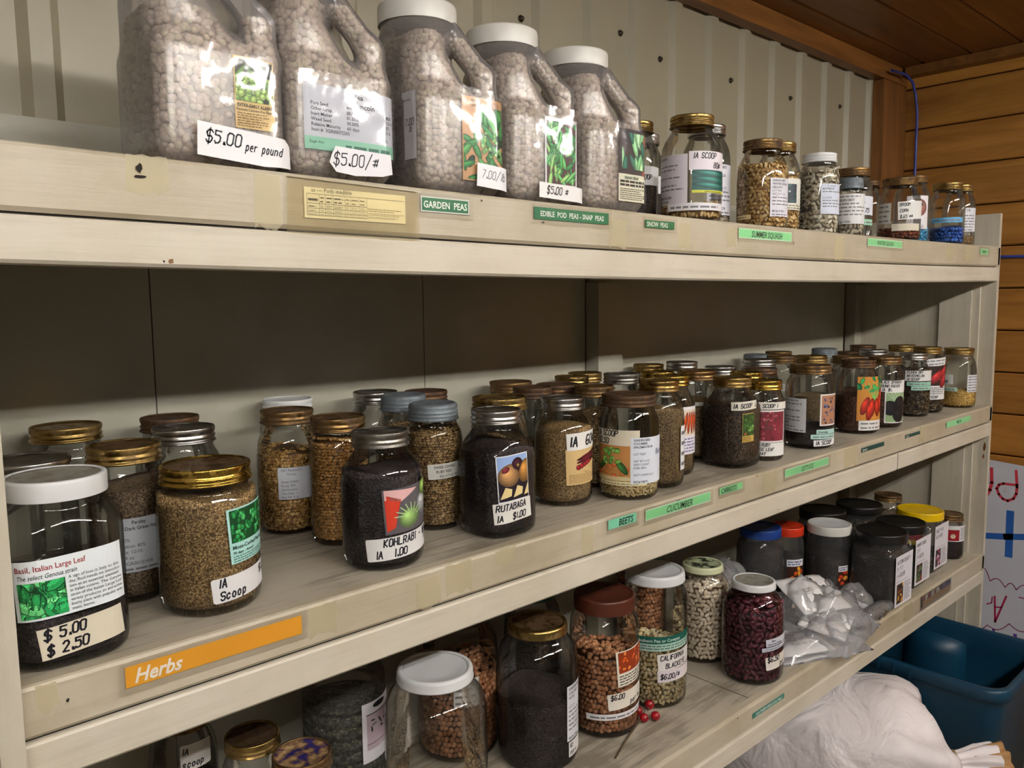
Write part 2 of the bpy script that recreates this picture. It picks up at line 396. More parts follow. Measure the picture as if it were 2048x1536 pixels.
_TXT = {}
def text_tris(s, bold=0.0, shear=0.0):
    key = (s, bold, shear)
    if key not in _TXT:
        cu_ = bpy.data.curves.new('t', 'FONT'); cu_.body = s; cu_.size = 1.0; cu_.resolution_u = 2; cu_.offset = bold; cu_.shear = shear
        o = bpy.data.objects.new('t', cu_)
        me = bpy.data.meshes.new_from_object(o); me.calc_loop_triangles()
        v = np.array([p.co[:2] for p in me.vertices]) if len(me.vertices) else np.zeros((0, 2))
        t = [tuple(lt.vertices) for lt in me.loop_triangles]
        wd = (v[:, 0].max() if len(v) else 0.0)
        _TXT[key] = ([tuple(p) for p in v], t, wd)
        bpy.data.objects.remove(o); bpy.data.curves.remove(cu_); bpy.data.meshes.remove(me)
    return _TXT[key]

HW = {'A': '00 26 40;12 32', 'B': '00 06 36 45 34 03;34 42 41 30 00', 'C': '45 36 16 05 01 10 30 41', 'D': '00 06 26 44 42 20 00', 'E': '46 06 00 40;03 33',
      'F': '46 06 00;03 33', 'G': '45 36 16 05 01 10 30 41 43 23', 'H': '00 06;40 46;03 43', 'I': '10 16', 'J': '36 31 20 10 01', 'K': '00 06;46 03 40', 'L': '06 00 40',
      'M': '00 06 23 46 40', 'N': '00 06 40 46', 'O': '16 05 01 10 30 41 45 36 16', 'P': '00 06 36 45 44 33 03', 'Q': '16 05 01 10 30 41 45 36 16;22 40', 'R': '00 06 36 45 44 33 03;23 40',
      'S': '45 36 16 05 04 13 33 42 41 30 10 01', 'T': '06 46;26 20', 'U': '06 01 10 30 41 46', 'V': '06 20 46', 'W': '06 10 24 30 46', 'X': '06 40;00 46', 'Y': '06 23 46;23 20', 'Z': '06 46 00 40',
      '0': '16 05 01 10 30 41 45 36 16', '1': '10 16', '2': '05 16 36 45 44 00 40', '3': '05 16 36 45 44 33 42 41 30 10 01;33 13', '4': '36 02 42;34 30', '5': '46 06 04 34 43 41 30 10 01',
      '6': '46 16 03 01 10 30 41 42 33 02', '7': '06 46 10', '8': '13 04 05 16 36 45 44 33 13 02 01 10 30 41 42 33', '9': '44 33 13 04 05 16 36 45 42 20',
      '$': '45 36 16 05 04 13 33 42 41 30 10 01;27 2a', '#': '11 25;31 45;02 42;04 44', '/': '0a 47', '.': '10 11 20 10', '-': '13 33', '\u00a2': '44 34 14 03 02 11 31 42;25 20', "'": '26 25', ':': '11 10;14 13', '_': '00 40',
      'a': '33 24 14 03 01 10 20 31;34 30', 'b': '06 00;01 10 20 31 33 24 14 03', 'c': '33 24 14 03 01 10 20 31', 'd': '31 20 10 01 03 14 24 33;36 30', 'e': '02 32 33 24 14 03 01 10 30', 'l': '16 10', 'n': '00 04;03 14 24 33 30',
      'o': '14 03 01 10 20 31 33 24 14', 'p': '04 0b;03 14 24 33 31 20 10 01', 'q': '34 3b;33 24 14 03 01 10 20 31', 'r': '04 00;03 14 34', 's': '33 24 14 03 12 22 31 20 10 01', 't': '16 10 20;04 34', 'u': '04 01 10 20 31;34 30', 'y': '04 11 20;34 1b', 'h': '06 00;03 14 24 33 30', 'i': '14 10', 'w': '04 10 23 20 34', 'k': '06 00;34 02 30'}
def _hv(ch): return {'a': -1, 'b': -2}.get(ch) if ch in 'ab' else int(ch)

class Print:
    """a flat sheet in metres; polygons carry a colour and a layer, later laid on a surface"""
    def __init__(s): s.P = []; s.clip = None; s.lay = 0; s.rnd = random.Random(3)
    def add(s, pts, c, lay=None):
        pts = list(pts)
        if s.clip:
            x0, y0, x1, y1 = s.clip
            for ax, v, g in ((0, x0, True), (0, x1, False), (1, y0, True), (1, y1, False)):
                pts = clip_poly(pts, ax, v, g)
                if len(pts) < 3: return
        s.P.append((pts, c, s.lay if lay is None else lay))
    def rect(s, x0, y0, x1, y1, c): s.add([(x0, y0), (x1, y0), (x1, y1), (x0, y1)], c)
    def ell(s, cx, cy, rx, ry, rot, c, n=10):
        ca, sa = math.cos(rot), math.sin(rot)
        s.add([(cx + rx * math.cos(t) * ca - ry * math.sin(t) * sa, cy + rx * math.cos(t) * sa + ry * math.sin(t) * ca) for t in (2 * PI * k / n for k in range(n))], c)
    def blob(s, cx, cy, rx, ry, rot, c, n=14):
        l0 = s.lay
        for k in range(5):
            f = 1 - .19 * k; m = .55 + .14 * k; s.lay = l0 + .12 * k
            s.ell(cx - rx * .07 * k, cy + ry * .07 * k, rx * f, ry * f, rot, tuple(min(255, int(v * m)) for v in c), n)
        s.lay = l0
    def stroke(s, pl, wd, c):
        for a, b in zip(pl, pl[1:]):
            d = math.hypot(b[0] - a[0], b[1] - a[1])
            if d < 1e-7: continue
            ux, uy = (b[0] - a[0]) / d, (b[1] - a[1]) / d; nx, ny = -uy * wd / 2, ux * wd / 2; ex, ey = ux * wd * 0.35, uy * wd * 0.35
            s.add([(a[0] - ex + nx, a[1] - ey + ny), (a[0] - ex - nx, a[1] - ey - ny), (b[0] + ex - nx, b[1] + ey - ny), (b[0] + ex + nx, b[1] + ey + ny)], c)
    def text(s, t, x, y, size, c=(40, 40, 44), bold=0.0, shear=0.0, sx=1.0, maxw=None, align='l'):
        v, tr, wd = text_tris(t, bold, shear); k = sx
        if maxw and wd * size * k > maxw: k = maxw / (wd * size)
        ox = x - (wd * size * k if align == 'r' else wd * size * k / 2 if align == 'c' else 0)
        for f in tr: s.add([(ox + v[i][0] * size * k, y + v[i][1] * size) for i in f], c)
    def hand(s, t, x, y, size, c=(28, 26, 34), wd=None, slope=0.0, sp=1.45, w=0.62):
        """hand lettering drawn stroke by stroke; size = capital height"""
        wd = wd or size * 0.13; u = size / 6
        for ch in t:
            if ch == ' ': x += size * 0.5; continue
            j = s.rnd
            for pl in HW.get(ch, '').split(';'):
                if not pl: continue
                s.stroke([(x + (int(q[0]) + j.uniform(-.22, .22)) * u * w * 1.15 + _hv(q[1]) * u * 0.18, y + (_hv(q[1]) + j.uniform(-.22, .22)) * u + slope * (int(q[0]) * u)) for q in pl.split()], wd, c)
            x += (size * 0.36 if ch in "1I.'l:i" else size * 0.48 * sp); y += slope * size * 0.6
    def bars(s, x0, y0, x1, y1, n, c=(120, 118, 120), fill=0.42):
        """lines of print too small to read"""
        h = (y1 - y0) / n; j = s.rnd
        for k in range(n):
            x = x0; e = x1 - (x1 - x0) * j.uniform(0, .35)
            yy = y1 - (k + 1) * h
            while x < e:
                wl = j.uniform(1.2, 4.2) * h * 0.55
                s.rect(x, yy + h * 0.25, min(e, x + wl), yy + h * (0.25 + fill), c); x += wl + h * 0.35
    def scatter(s, rect, n, rx, ry, pal, rot=(0, PI), shade=True):
        x0, y0, x1, y1 = rect; old = s.clip
        s.clip = rect if old is None else (max(x0, old[0]), max(y0, old[1]), min(x1, old[2]), min(y1, old[3]))
        j = s.rnd; l0 = s.lay
        for k in range(n):
            s.lay = l0 + 0.5 * k / max(1, n)
            a, b, r = j.uniform(*rx), j.uniform(*ry), j.uniform(*rot); cx, cy = j.uniform(x0, x1), j.uniform(y0, y1); c = j.choice(pal)
            if shade: s.ell(cx, cy, a * 1.12, b * 1.22, r, tuple(int(v * .55) for v in c))
            s.lay += 0.2 / max(1, n)
            s.ell(cx, cy, a, b, r, c)
            s.lay += 0.1 / max(1, n)
            if shade: s.ell(cx, cy + b * .25, a * .7, b * .4, r, tuple(min(255, int(v * 1.18 + 8)) for v in c), 8)
        s.clip = old; s.lay = l0
    def build(s, name, parent, mapf, strip=0.004, rot=0.0, mat='print', back=True, **pr):
        V, T, CC = [], [], []
        ca, sa = math.cos(rot), math.sin(rot)
        for pts, c, lay in s.P:
            pts = [(x * ca - y * sa, x * sa + y * ca) for x, y in pts]
            xs = [p[0] for p in pts]; k0, k1 = math.floor(min(xs) / strip), math.ceil(max(xs) / strip)
            if k1 - k0 <= 1: pieces = [pts]
            else:
                pieces = []
                for k in range(k0, k1):
                    q = clip_poly(clip_poly(pts, 0, k * strip, True), 0, (k + 1) * strip, False)
                    if len(q) >= 3: pieces.append(q)
            lc = C4(c)
            for q in pieces:
                b = len(V); h = 0.0004 + lay * 0.00018
                V += [mapf(x, y, h) for x, y in q]; CC += [lc] * len(q)
                T += [(b, b + i, b + i + 1) for i in range(1, len(q) - 1)]
        if not V: return None
        me = fast_mesh(name, V, T, CC, smooth=False)
        return obj(name, me, mat, parent, **pr)

def plane_map(o, ux, uy):
    o, ux, uy = Vector(o), Vector(ux).normalized(), Vector(uy).normalized(); n = ux.cross(uy)
    return lambda x, y, h: tuple(o + ux * x + uy * y + n * h)

# ------------------------------------------------------------------ the room
X_R, Y_B, Z_C = 2.88, 0.45, 2.25
def struct(o): o['kind'] = 'structure'; return o
struct(box('floor', -4.5, X_R + 0.02, -6.5, 0.5, -0.1, 0.0, 'concrete'))
# corrugated steel wall behind the shelves, one rib every 15 cm
prof, x = [], -1.35
while x < X_R + 0.1:
    prof += [(x, 0.0), (x + 0.088, 0.0), (x + 0.100, 0.012), (x + 0.126, 0.012), (x + 0.138, 0.0)]; x += 0.1515
prof = [(px, py) for px, py in prof if px < X_R]
V, Fc = [], []
for px, py in prof: V += [(px, Y_B - py, 0.0), (px, Y_B - py, Z_C)]
for i in range(len(prof) - 1): Fc.append((2 * i, 2 * i + 2, 2 * i + 3, 2 * i + 1))
V += [(prof[0][0], Y_B + 0.03, 0), (prof[-1][0], Y_B + 0.03, 0), (prof[0][0], Y_B + 0.03, Z_C), (prof[-1][0], Y_B + 0.03, Z_C)]
wb = struct(pyobj('wall_back', V, Fc, 'corrugated_metal'))
wb['label'] = 'ribbed beige sheet metal wall behind the top shelf'
for sx, sz in ((1.133, 2.051), (1.437, 2.086), (1.582, 2.057), (1.882, 2.059), (2.19, 2.062), (2.495, 2.084), (0.53, 2.05), (0.83, 2.06)):
    v, q, t = lathe([(0.007, 0), (0.007, 0.0015), (0.0045, 0.002), (0.0042, 0.006), (0.003, 0.0068)], 10, close_top=True)
    v = np.stack([v[:, 0], -v[:, 2], v[:, 1]], 1)
    obj('screw', fast_mesh('screw', v, t, quads=q), 'screw_metal', wb, (sx, Y_B - 0.0005, sz))
# plank wall at the end
wr = struct(box('wall_right', X_R + 0.018, X_R + 0.03, -2.2, Y_B + 0.03, 0, Z_C + 0.05, 'dark_gap'))
ph = 0.0465 * X_R; z0 = 1.5 + 0.0062 * X_R - 12 * ph
pk = None
for k in range(19):
    a, b = z0 + k * ph, z0 + (k + 1) * ph - 0.004
    a, b = max(a, 0.002), min(b, Z_C)
    if b - a < 0.01: continue
    ch = 0.004
    sec = [(X_R + 0.018, a), (X_R + ch, a), (X_R, a + ch), (X_R, b - ch), (X_R + ch, b), (X_R + 0.018, b)]
    v = [(sx, y, sz) for y in (-2.2, Y_B + 0.02) for sx, sz in sec]
    f = [(i, (i + 1) % 6, 6 + (i + 1) % 6, 6 + i) for i in range(6)] + [tuple(range(5, -1, -1)), tuple(range(6, 12))]
    pyobj('plank', v, f, 'plank_wall', wr)
# plank ceiling
ce = struct(box('ceiling', -4.5, X_R + 0.03, -6.5, 0.5, Z_C + 0.022, Z_C + 0.06, 'dark_gap'))
for k in range(44):
    y1 = Y_B + 0.02 - k * 0.14
    sec = [(y1 - 0.137, Z_C + 0.02), (y1 - 0.137, Z_C + 0.004), (y1 - 0.133, Z_C), (y1 - 0.004, Z_C), (y1, Z_C + 0.004), (y1, Z_C + 0.02)]
    v = [(x, y, z) for x in (-4.4, X_R) for y, z in sec]
    f = [(i, (i + 1) % 6, 6 + (i + 1) % 6, 6 + i) for i in range(6)] + [tuple(range(5, -1, -1)), tuple(range(6, 12))]
    pyobj('plank', v, f, 'plank_ceiling', ce)
struct(box('trim_1', -1.35, X_R - 0.002, Y_B - 0.05, Y_B - 0.014, 2.196, Z_C - 0.001, 'plank_ceiling'))['label'] = 'brown wooden trim board along the top of the metal wall'
struct(box('trim_2', X_R - 0.05, X_R - 0.001, -2.2, Y_B - 0.06, Z_C - 0.03, Z_C - 0.001, 'plank_ceiling'))
struct(box('trim_3', 2.70, X_R - 0.004, Y_B - 0.05, Y_B - 0.013, 0, 2.194, 'post_wood'))['label'] = 'brown wooden corner post beside the metal wall'
# blue cable down the corner
path = [(2.70, 0.38, 2.215), (2.80, 0.375, 2.218), (2.845, 0.37, 2.20), (2.862, 0.365, 2.16), (2.868, 0.36, 2.10), (2.868, 0.36, 1.9), (2.866, 0.36, 1.72), (2.868, 0.34, 1.66), (2.872, 0.28, 1.625), (2.873, 0.1, 1.615), (2.873, -0.5, 1.60), (2.873, -1.2, 1.60)]
v, f = tube(path, 0.0045, 8)
o = pyobj('network_cable', v, f, 'blue_cable', smooth=True); o['label'] = 'blue network cable running down the corner post and along the planks'; o['category'] = 'cable'

# fluorescent fixtures on the ceiling
def fixture(x, y, label):
    t = thing('ceiling_light', label, 'light', (x, y, Z_C - 0.001), group='twin tube lights on the plank ceiling')
    sec = [(-0.10, 0), (-0.10, -0.02), (-0.06, -0.035), (0.06, -0.035), (0.10, -0.02), (0.10, 0)]
    v = [(xx, a, b) for xx in (-0.62, 0.62) for a, b in sec]
    f = [(i, (i + 1) % 6, 6 + (i + 1) % 6, 6 + i) for i in range(6)] + [tuple(range(5, -1, -1)), tuple(range(6, 12))]
    pyobj('housing', v, f, 'fixture_white', t)
    for s in (-1, 1):
        v, f = tube([(-0.59, s * 0.05, -0.052), (0.59, s * 0.05, -0.052)], 0.013, 10)
        pyobj('tube', v, f, 'tube_light', t, smooth=True)
        for e in (-1, 1): box('socket', e * 0.60 - 0.01, e * 0.60 + 0.01, s * 0.05 - 0.012, s * 0.05 + 0.012, -0.068, -0.02, 'fixture_white', t)
for i, (fx, fy) in enumerate(((-0.75, -1.6), (0.65, -1.6), (2.05, -1.6))):
    fixture(fx, fy, ['twin tube ceiling light nearest the herb end of the shelves', 'twin tube ceiling light over the aisle facing the middle shelf', 'twin tube ceiling light beside the plank wall'][i])

# ------------------------------------------------------------------ shelving
Z1, Z2, Z3 = 1.6307, 1.1790, 0.7398
XL, XR = 0.1247, 2.5631
def sag(x):
    m_ = (x - (XL + XR) / 2) / ((XR - XL) / 2)
    return -0.0076 * (1 - m_ * m_)
shv = thing('shelving_unit', 'long cream painted wooden shelving unit with three shelves', 'shelf', (0, 0, 0))
X0, X1 = -0.25, 2.544
for zt, zs, zb, fz, x0 in ((Z1, 1.5741, 1.5336, sag, X0), (Z2, 1.1304, 1.0900, None, XL), (Z3, None, 0.6532, None, XL)):
    n = 24 if fz else 1
    box('shelf_board', x0, X1, 0.0185, 0.409, zt - 0.019, zt, 'deck', shv, n, fz=fz)
    if zs:
        box('edge_trim', x0, XR - 0.004, 0.0, 0.018, zs + 0.0012, zt + 0.0004, 'paint_trim', shv, n, bev=0.004, fz=fz)
        box('fascia_rail', x0, X1, -0.001, 0.037, zb, zs - 0.0012, 'paint', shv, n, bev=0.003, fz=fz)
        box('gap_backing', x0, X1, 0.006, 0.017, zs - 0.003, zs + 0.003, 'dark_gap', shv, n, fz=fz)
    else:
        box('edge_trim', x0, XR - 0.004, 0.0, 0.018, zt - 0.048, zt + 0.0004, 'paint_trim', shv, 1, bev=0.005)
        box('fascia_rail', x0, X1, -0.001, 0.037, zb, zt - 0.0485, 'paint', shv, 1, bev=0.003)
for a, b in ((X0, 0.3835), (0.3853, 0.8493), (0.8511, 1.2765), (1.290, 2.487)):
    box('back_panel', a, b, 0.410, 0.418, 0.02, 1.7325, 'paint_panel', shv)
box('back_post', 1.2785, 1.357, 0.3735, 0.4095, 0.01, 1.532, 'paint_panel', shv)
box('back_post', 2.497, 2.5445, 0.378, 0.4095, 0.01, 1.532, 'paint_panel', shv)
box('end_panel', 2.5455, XR, 0.0, 0.432, 0.0, 1.7226, 'paint_upright', shv)
box('end_post', 2.527, 2.545, 0.058, 0.143, 0.0, 1.533, 'paint_upright', shv)
box('end_post', 2.5345, 2.545, 0.0385, 0.0575, 0.0, 1.533, 'paint_upright', shv)
box('end_panel', 0.106, XL - 0.0005, -0.012, 0.43, 0.0, 1.531, 'paint_upright', shv)
# joint across the low shelf
box('board_joint', 1.304, 1.3055, 0.02, 0.405, Z3 - 0.001, Z3 + 0.0003, 'dark_gap', shv)
box('rail_joint', 1.905, 1.9065, -0.0015, 0.001, 1.0905, 1.1285, 'dark_gap', shv)
# old tape marks on the shelf edges
for x0, x1, z0, z1_, zz in ((.235, .27, 1.60, 1.632, 1), (.878, .915, 1.58, 1.617, 1), (1.04, 1.072, 1.582, 1.622, 1), (1.175, 1.203, 1.59, 1.622, 1), (1.56, 1.60, 1.58, 1.622, 1), (2.15, 2.20, 1.59, 1.625, 1), (2.28, 2.34, 1.59, 1.625, 1), (.352, .378, 1.576, 1.628, 1),
                          (.136, .152, 1.155, 1.179, 2), (.392, .425, 1.143, 1.176, 2), (.53, .566, 1.135, 1.17, 2), (.574, .615, 1.140, 1.178, 2), (.655, .69, 1.16, 1.179, 2), (.818, .842, 1.135, 1.176, 2), (1.31, 1.352, 1.138, 1.176, 2), (1.63, 1.69, 1.136, 1.178, 2), (2.03, 2.06, 1.14, 1.178, 2), (1.98, 2.03, .70, .738, 3)):
    d = sag((x0 + x1) / 2) if zz == 1 else 0
    nseg = 5; top = [(x0 + (x1 - x0) * i / nseg, -0.0004, z1_ + d + random.uniform(-.002, .001)) for i in range(nseg + 1)]; bot = [(x0 + (x1 - x0) * i / nseg + random.uniform(-.002, .002), -0.0004, z0 + d + random.uniform(-.005, .003)) for i in range(nseg + 1)]
    pyobj('tape_mark', bot + top, [(i, i + 1, nseg + 2 + i, nseg + 1 + i) for i in range(nseg)], 'tape_residue', shv)

# knocks and chips in the paint
rc_ = random.Random(5)
for cx_, cz_, w_c, h_c, m_ in ((.2455, 1.6175, .006, .010, 'dark_gap'), (.2455, 1.611, .016, .003, 'dark_gap'), (.268, 1.5375, .007, .006, 'post_wood'), (.262, 1.5372, .003, .003, 'dark_gap'), (.640, 1.6185, .003, .003, 'dark_gap'), (.745, 1.5985, .006, .002, 'dark_gap'), (1.395, 1.5965, .003, .006, 'dark_gap'), (1.045, 1.1745, .012, .0016, 'dark_gap'), (1.285, 1.1765, .006, .003, 'post_wood'), (1.36, 1.1005, .003, .002, 'dark_gap'), (.16, 1.158, .003, .004, 'dark_gap'), (1.235, .7335, .004, .005, 'dark_gap')):
    n_c = 9; v = [(cx_ + w_c / 2 * rc_.uniform(.5, 1.1) * math.cos(2 * PI * i / n_c), -.0014, cz_ + (sag(cx_) * 0) + h_c / 2 * rc_.uniform(.5, 1.1) * math.sin(2 * PI * i / n_c)) for i in range(n_c)]
    pyobj('paint_chip', v, [tuple(range(n_c))], m_, shv)
for cy_, cz_, w_c, h_c in ((.010, 1.060, .010, .030), (.012, 1.03, .006, .018), (.020, .705, .006, .01), (.07, 1.085, .01, .01)):
    n_c = 9; v = [((2.5340 if cy_ < .058 else 2.5265) + (.0112 if cy_ < .038 else 0) , cy_ + w_c / 2 * rc_.uniform(.5, 1.1) * math.cos(2 * PI * i / n_c), cz_ + h_c / 2 * rc_.uniform(.5, 1.1) * math.sin(2 * PI * i / n_c)) for i in range(n_c)]
    pyobj('paint_chip', v, [tuple(range(n_c - 1, -1, -1))], 'post_wood', shv)
# ------------------------------------------------------------------ shelf edge tags
def tag_obj(name, label, x0, x1, z0, z1_, bg, border=None, cat='shelf tag', zz=1, dz=0.0, dark=None, tape=True, paint=None, y=-0.0012):
    xm, zm = (x0 + x1) / 2, (z0 + z1_) / 2 + (sag((x0 + x1) / 2) * 0 if zz == 1 else 0)
    t = thing(name, label, cat, (xm, y, zm), group='tags on the shelf edges')
    W, H = x1 - x0, z1_ - z0
    p = Print()
    if border: p.rect(-W / 2, -H / 2, W / 2, H / 2, border); p.lay = 1; b = H * 0.09; p.rect(-W / 2 + b, -H / 2 + b, W / 2 - b, H / 2 - b, bg)
    else: p.rect(-W / 2, -H / 2, W / 2, H / 2, bg)
    p.lay = 2
    if paint: paint(p, W, H)
    p.build('tag_card', t, plane_map((0, 0, 0), (1, 0, 0), (0, 0, 1)), strip=1.0, rot=math.atan2(dz, W))
    if tape:
        m_ = 0.006; v = []
        nx = 6
        for i in range(nx + 1): v += [(-W / 2 - m_ + (W + 2 * m_) * i / nx, -0.0016, -H / 2 - m_), (-W / 2 - m_ + (W + 2 * m_) * i / nx, -0.0016, H / 2 + m_ * 0.8)]
        pyobj('clear_sleeve', v, [(2 * i, 2 * i + 2, 2 * i + 3, 2 * i + 1) for i in range(nx)], 'shelf_tape', t)
    return t
def word(s, c, size=0.62, bold=0.012, shear=0.0, align='c', off=0.0, sx=0.9):
    def f(p, W, H):
        x = {'c': off * W, 'l': -W / 2 + H * 0.35, 'r': W / 2 - H * .3}[align]
        p.text(s, x, -H * size * 0.36, H * size, c, bold, shear, sx, maxw=W * 0.9, align=align)
    return f
GR, LG, MT, OR = (38, 118, 74), (150, 222, 160), (146, 226, 192), (238, 174, 48)
tag_obj('shelf_tag', 'orange tag lettered Herbs on the middle shelf edge', .207, .382, 1.1515, 1.1715, OR, zz=2, paint=word('Herbs', (252, 248, 240), .95, 0.025, .3, 'l'))
tag_obj('shelf_tag', 'green tag lettered GARDEN PEAS on the top shelf edge', .549, .62, 1.600, 1.6175, GR, (225, 225, 215), paint=word('GARDEN  PEAS', (245, 248, 240), .62, .02))
tag_obj('shelf_tag', 'green tag lettered EDIBLE POD PEAS - SNAP PEAS on the top shelf edge', .728, .874, 1.602, 1.6175, GR, paint=word('EDIBLE  POD  PEAS - SNAP  PEAS', (240, 246, 236), .62, .02))
tag_obj('shelf_tag', 'green tag lettered SNOW PEAS on the top shelf edge', .956, 1.028, 1.6025, 1.614, GR, paint=word('SNOW  PEAS', (236, 244, 232), .85, .02, 0, 'l'))
tag_obj('shelf_tag', 'light green tag lettered SUMMER SQUASH on the top shelf edge', 1.208, 1.386, 1.598, 1.615, LG, (225, 240, 220), paint=word('SUMMER SQUASH', (30, 70, 60), .85, .012, .2, 'c', .02))
tag_obj('shelf_tag', 'light green tag lettered WINTER SQUASH on the top shelf edge', 1.704, 1.881, 1.6025, 1.619, LG, (225, 240, 220), paint=word('WINTER SQUASH', (50, 84, 74), .72, .01, .2, 'c'))
tag_obj('shelf_tag', 'tiny light green tag at the far end of the top shelf edge', 2.39, 2.457, 1.604, 1.620, LG, (220, 236, 210), paint=word('PUMPKIN', (60, 110, 80), .5, .01, .2))
tag_obj('shelf_tag', 'mint tag lettered BEETS on the middle shelf edge', .874, .939, 1.161, 1.1755, MT, zz=2, paint=word('BEETS', (18, 60, 50), .98, .02, .15, 'c', .12))
tag_obj('shelf_tag', 'light green tag lettered CUCUMBER on the middle shelf edge', .961, 1.137, 1.157, 1.174, LG, (225, 240, 220), zz=2, paint=word('CUCUMBER', (36, 70, 54), .88, .008, .25))
tag_obj('shelf_tag', 'light green tag lettered CARROTS on the middle shelf edge', 1.164, 1.236, 1.162, 1.174, LG, zz=2, paint=word('CARROTS', (30, 66, 60), 1.0, .012, .15, 'l'))
tag_obj('shelf_tag', 'light green tag lettered LETTUCE on the middle shelf edge', 1.383, 1.559, 1.1565, 1.1725, LG, (225, 240, 220), zz=2, paint=word('LETTUCE', (50, 84, 60), .8, .008, 0))
tag_obj('shelf_tag', 'dark green tag lettered Spinach on the middle shelf edge', 1.711, 1.826, 1.1595, 1.1695, (30, 70, 66), zz=2, tape=False, paint=word('Spinach', (220, 232, 226), .85, .01, 0, 'l'))
tag_obj('shelf_tag', 'dark green tag lettered Radish on the middle shelf edge', 1.945, 2.032, 1.161, 1.169, (30, 70, 66), zz=2, tape=False, paint=word('Radish', (220, 232, 226), .9, .01, 0, 'l'))
tag_obj('shelf_tag', 'light green tag lettered MELON at the far end of the middle shelf', 2.205, 2.381, 1.155, 1.170, LG, zz=2, tape=False, paint=word('MELON', (50, 90, 70), .75, .01, 0))
tag_obj('shelf_tag', 'sea green tag lettered SOUTHERN PEAS (Cow Peas) on the low shelf edge', 1.287, 1.403, .7125, .723, (58, 128, 112), zz=3, tape=False, paint=word('SOUTHERN PEAS (Cow Peas)', (225, 236, 226), .8, .01, 0, 'c'))
def flowerpic(p, W, H):
    p.clip = (-W / 2, -H / 2, W / 2, H / 2)
    p.rect(-W / 2, -H / 2, W / 2, H * .1, (196, 158, 96)); p.lay = 3
    p.scatter((-W / 2, H * .05, W * .1, H / 2), 22, (.006, .012), (.004, .008), [(150, 40, 50), (40, 60, 40), (210, 210, 200), (60, 50, 40), (190, 90, 60)])
    p.scatter((W * .1, H * .0, W / 2, H / 2), 14, (.008, .016), (.004, .007), [(92, 70, 124), (70, 52, 104), (120, 96, 146)])
    p.rect(-W / 2, -H / 2, -W * .46, H / 2, (40, 36, 30))
tag_obj('flower_tag', 'strip of flower pictures taped to the low shelf edge', 2.089, 2.288, .704, .733, (90, 84, 60), zz=3, paint=flowerpic)
def chart(p, W, H):
    k = (60, 54, 40); g = (150, 136, 96)
    p.text('ss \u2014 Pods inedible', -W / 2 + .008, H / 2 - .0045, .0062, k, .0)
    top = H / 2 - .0065; bot = -H / 2 + .003; xs = [-W / 2 + .003, -W / 2 + .017, -W / 2 + .024, -W / 2 + .033, -W / 2 + .047, -W / 2 + .054, -W / 2 + .064, -W / 2 + .074, W / 2 - .002]
    zs = [top, top - .0095, top - .0145, top - .0185, bot]
    for i, z in enumerate(zs): p.stroke([(xs[0], z), (xs[-1] if i == 0 else xs[7], z)], .0004, k)
    for i, x in enumerate(xs[:-1]): p.stroke([(x, top), (x, bot)], .0003, k if i < 4 else g)
    p.stroke([(xs[3], top - .004), (xs[6], top - .004)], .0003, g)
    for r in range(4):
        for c in range(7):
            p.bars(xs[c] + .0012, zs[r + 1] + .0006, xs[c + 1] - .001, zs[r] - .0012, 1 if c == 0 else 2, k if c < 4 else g, .3)
    for r in range(1, 4): p.bars(xs[7] + .001, zs[r + 1] + .0004, xs[8], zs[r] - .0004, 2, g, .35)
ct = tag_obj('seed_chart', 'yellowed printed table of peas taped to the top shelf edge', .4035, .5275, 1.5845, 1.6155, (246, 238, 206), cat='chart', tape=False, paint=chart)
pyobj('packing_tape', [(-.083, -.0018, -.0305), (.08, -.0018, -.0335), (.079, -.0018, .021), (-.08, -.0018, .024), (-.079, .012, .0265), (.078, .012, .0235)], [(0, 1, 2, 3), (3, 2, 5, 4)], 'aged_tape', ct)

# ------------------------------------------------------------------ seeds
def ico():
    t = (1 + 5 ** .5) / 2
    v = np.array([(-1, t, 0), (1, t, 0), (-1, -t, 0), (1, -t, 0), (0, -1, t), (0, 1, t), (0, -1, -t), (0, 1, -t), (t, 0, -1), (t, 0, 1), (-t, 0, -1), (-t, 0, 1)], float)
    v /= np.linalg.norm(v[0])
    f = np.array([(0, 11, 5), (0, 5, 1), (0, 1, 7), (0, 7, 10), (0, 10, 11), (1, 5, 9), (5, 11, 4), (11, 10, 2), (10, 7, 6), (7, 1, 8), (3, 9, 4), (3, 4, 2), (3, 2, 6), (3, 6, 8), (3, 8, 9), (4, 9, 5), (2, 4, 11), (6, 2, 10), (8, 6, 7), (9, 8, 1)])
    return v, f
def bean(nu=8, nv=5, bend=0.35):
    V = [(0, 0, 1.0)]
    for i in range(1, nv):
        a = PI * i / nv
        for j in range(nu): b = 2 * PI * j / nu; V.append((math.sin(a) * math.cos(b), math.sin(a) * math.sin(b), math.cos(a)))
    V.append((0, 0, -1.0)); Fc = []
    for j in range(nu):
        j2 = (j + 1) % nu; Fc.append((0, 1 + j, 1 + j2)); e = 1 + (nv - 2) * nu; Fc.append((len(V) - 1, e + j2, e + j))
        for i in range(nv - 2):
            a, b = 1 + i * nu, 1 + (i + 1) * nu; Fc += [(a + j, b + j, b + j2), (a + j, b + j2, a + j2)]
    V = np.array(V)[:, [2, 1, 0]]; V[:, 1] -= bend * (V[:, 0] ** 2 - 0.4)
    return V, np.array(Fc)
ICO, BEAN, ROUNDB = ico(), bean(8, 5, 0.14), bean(7, 4, 0.0)
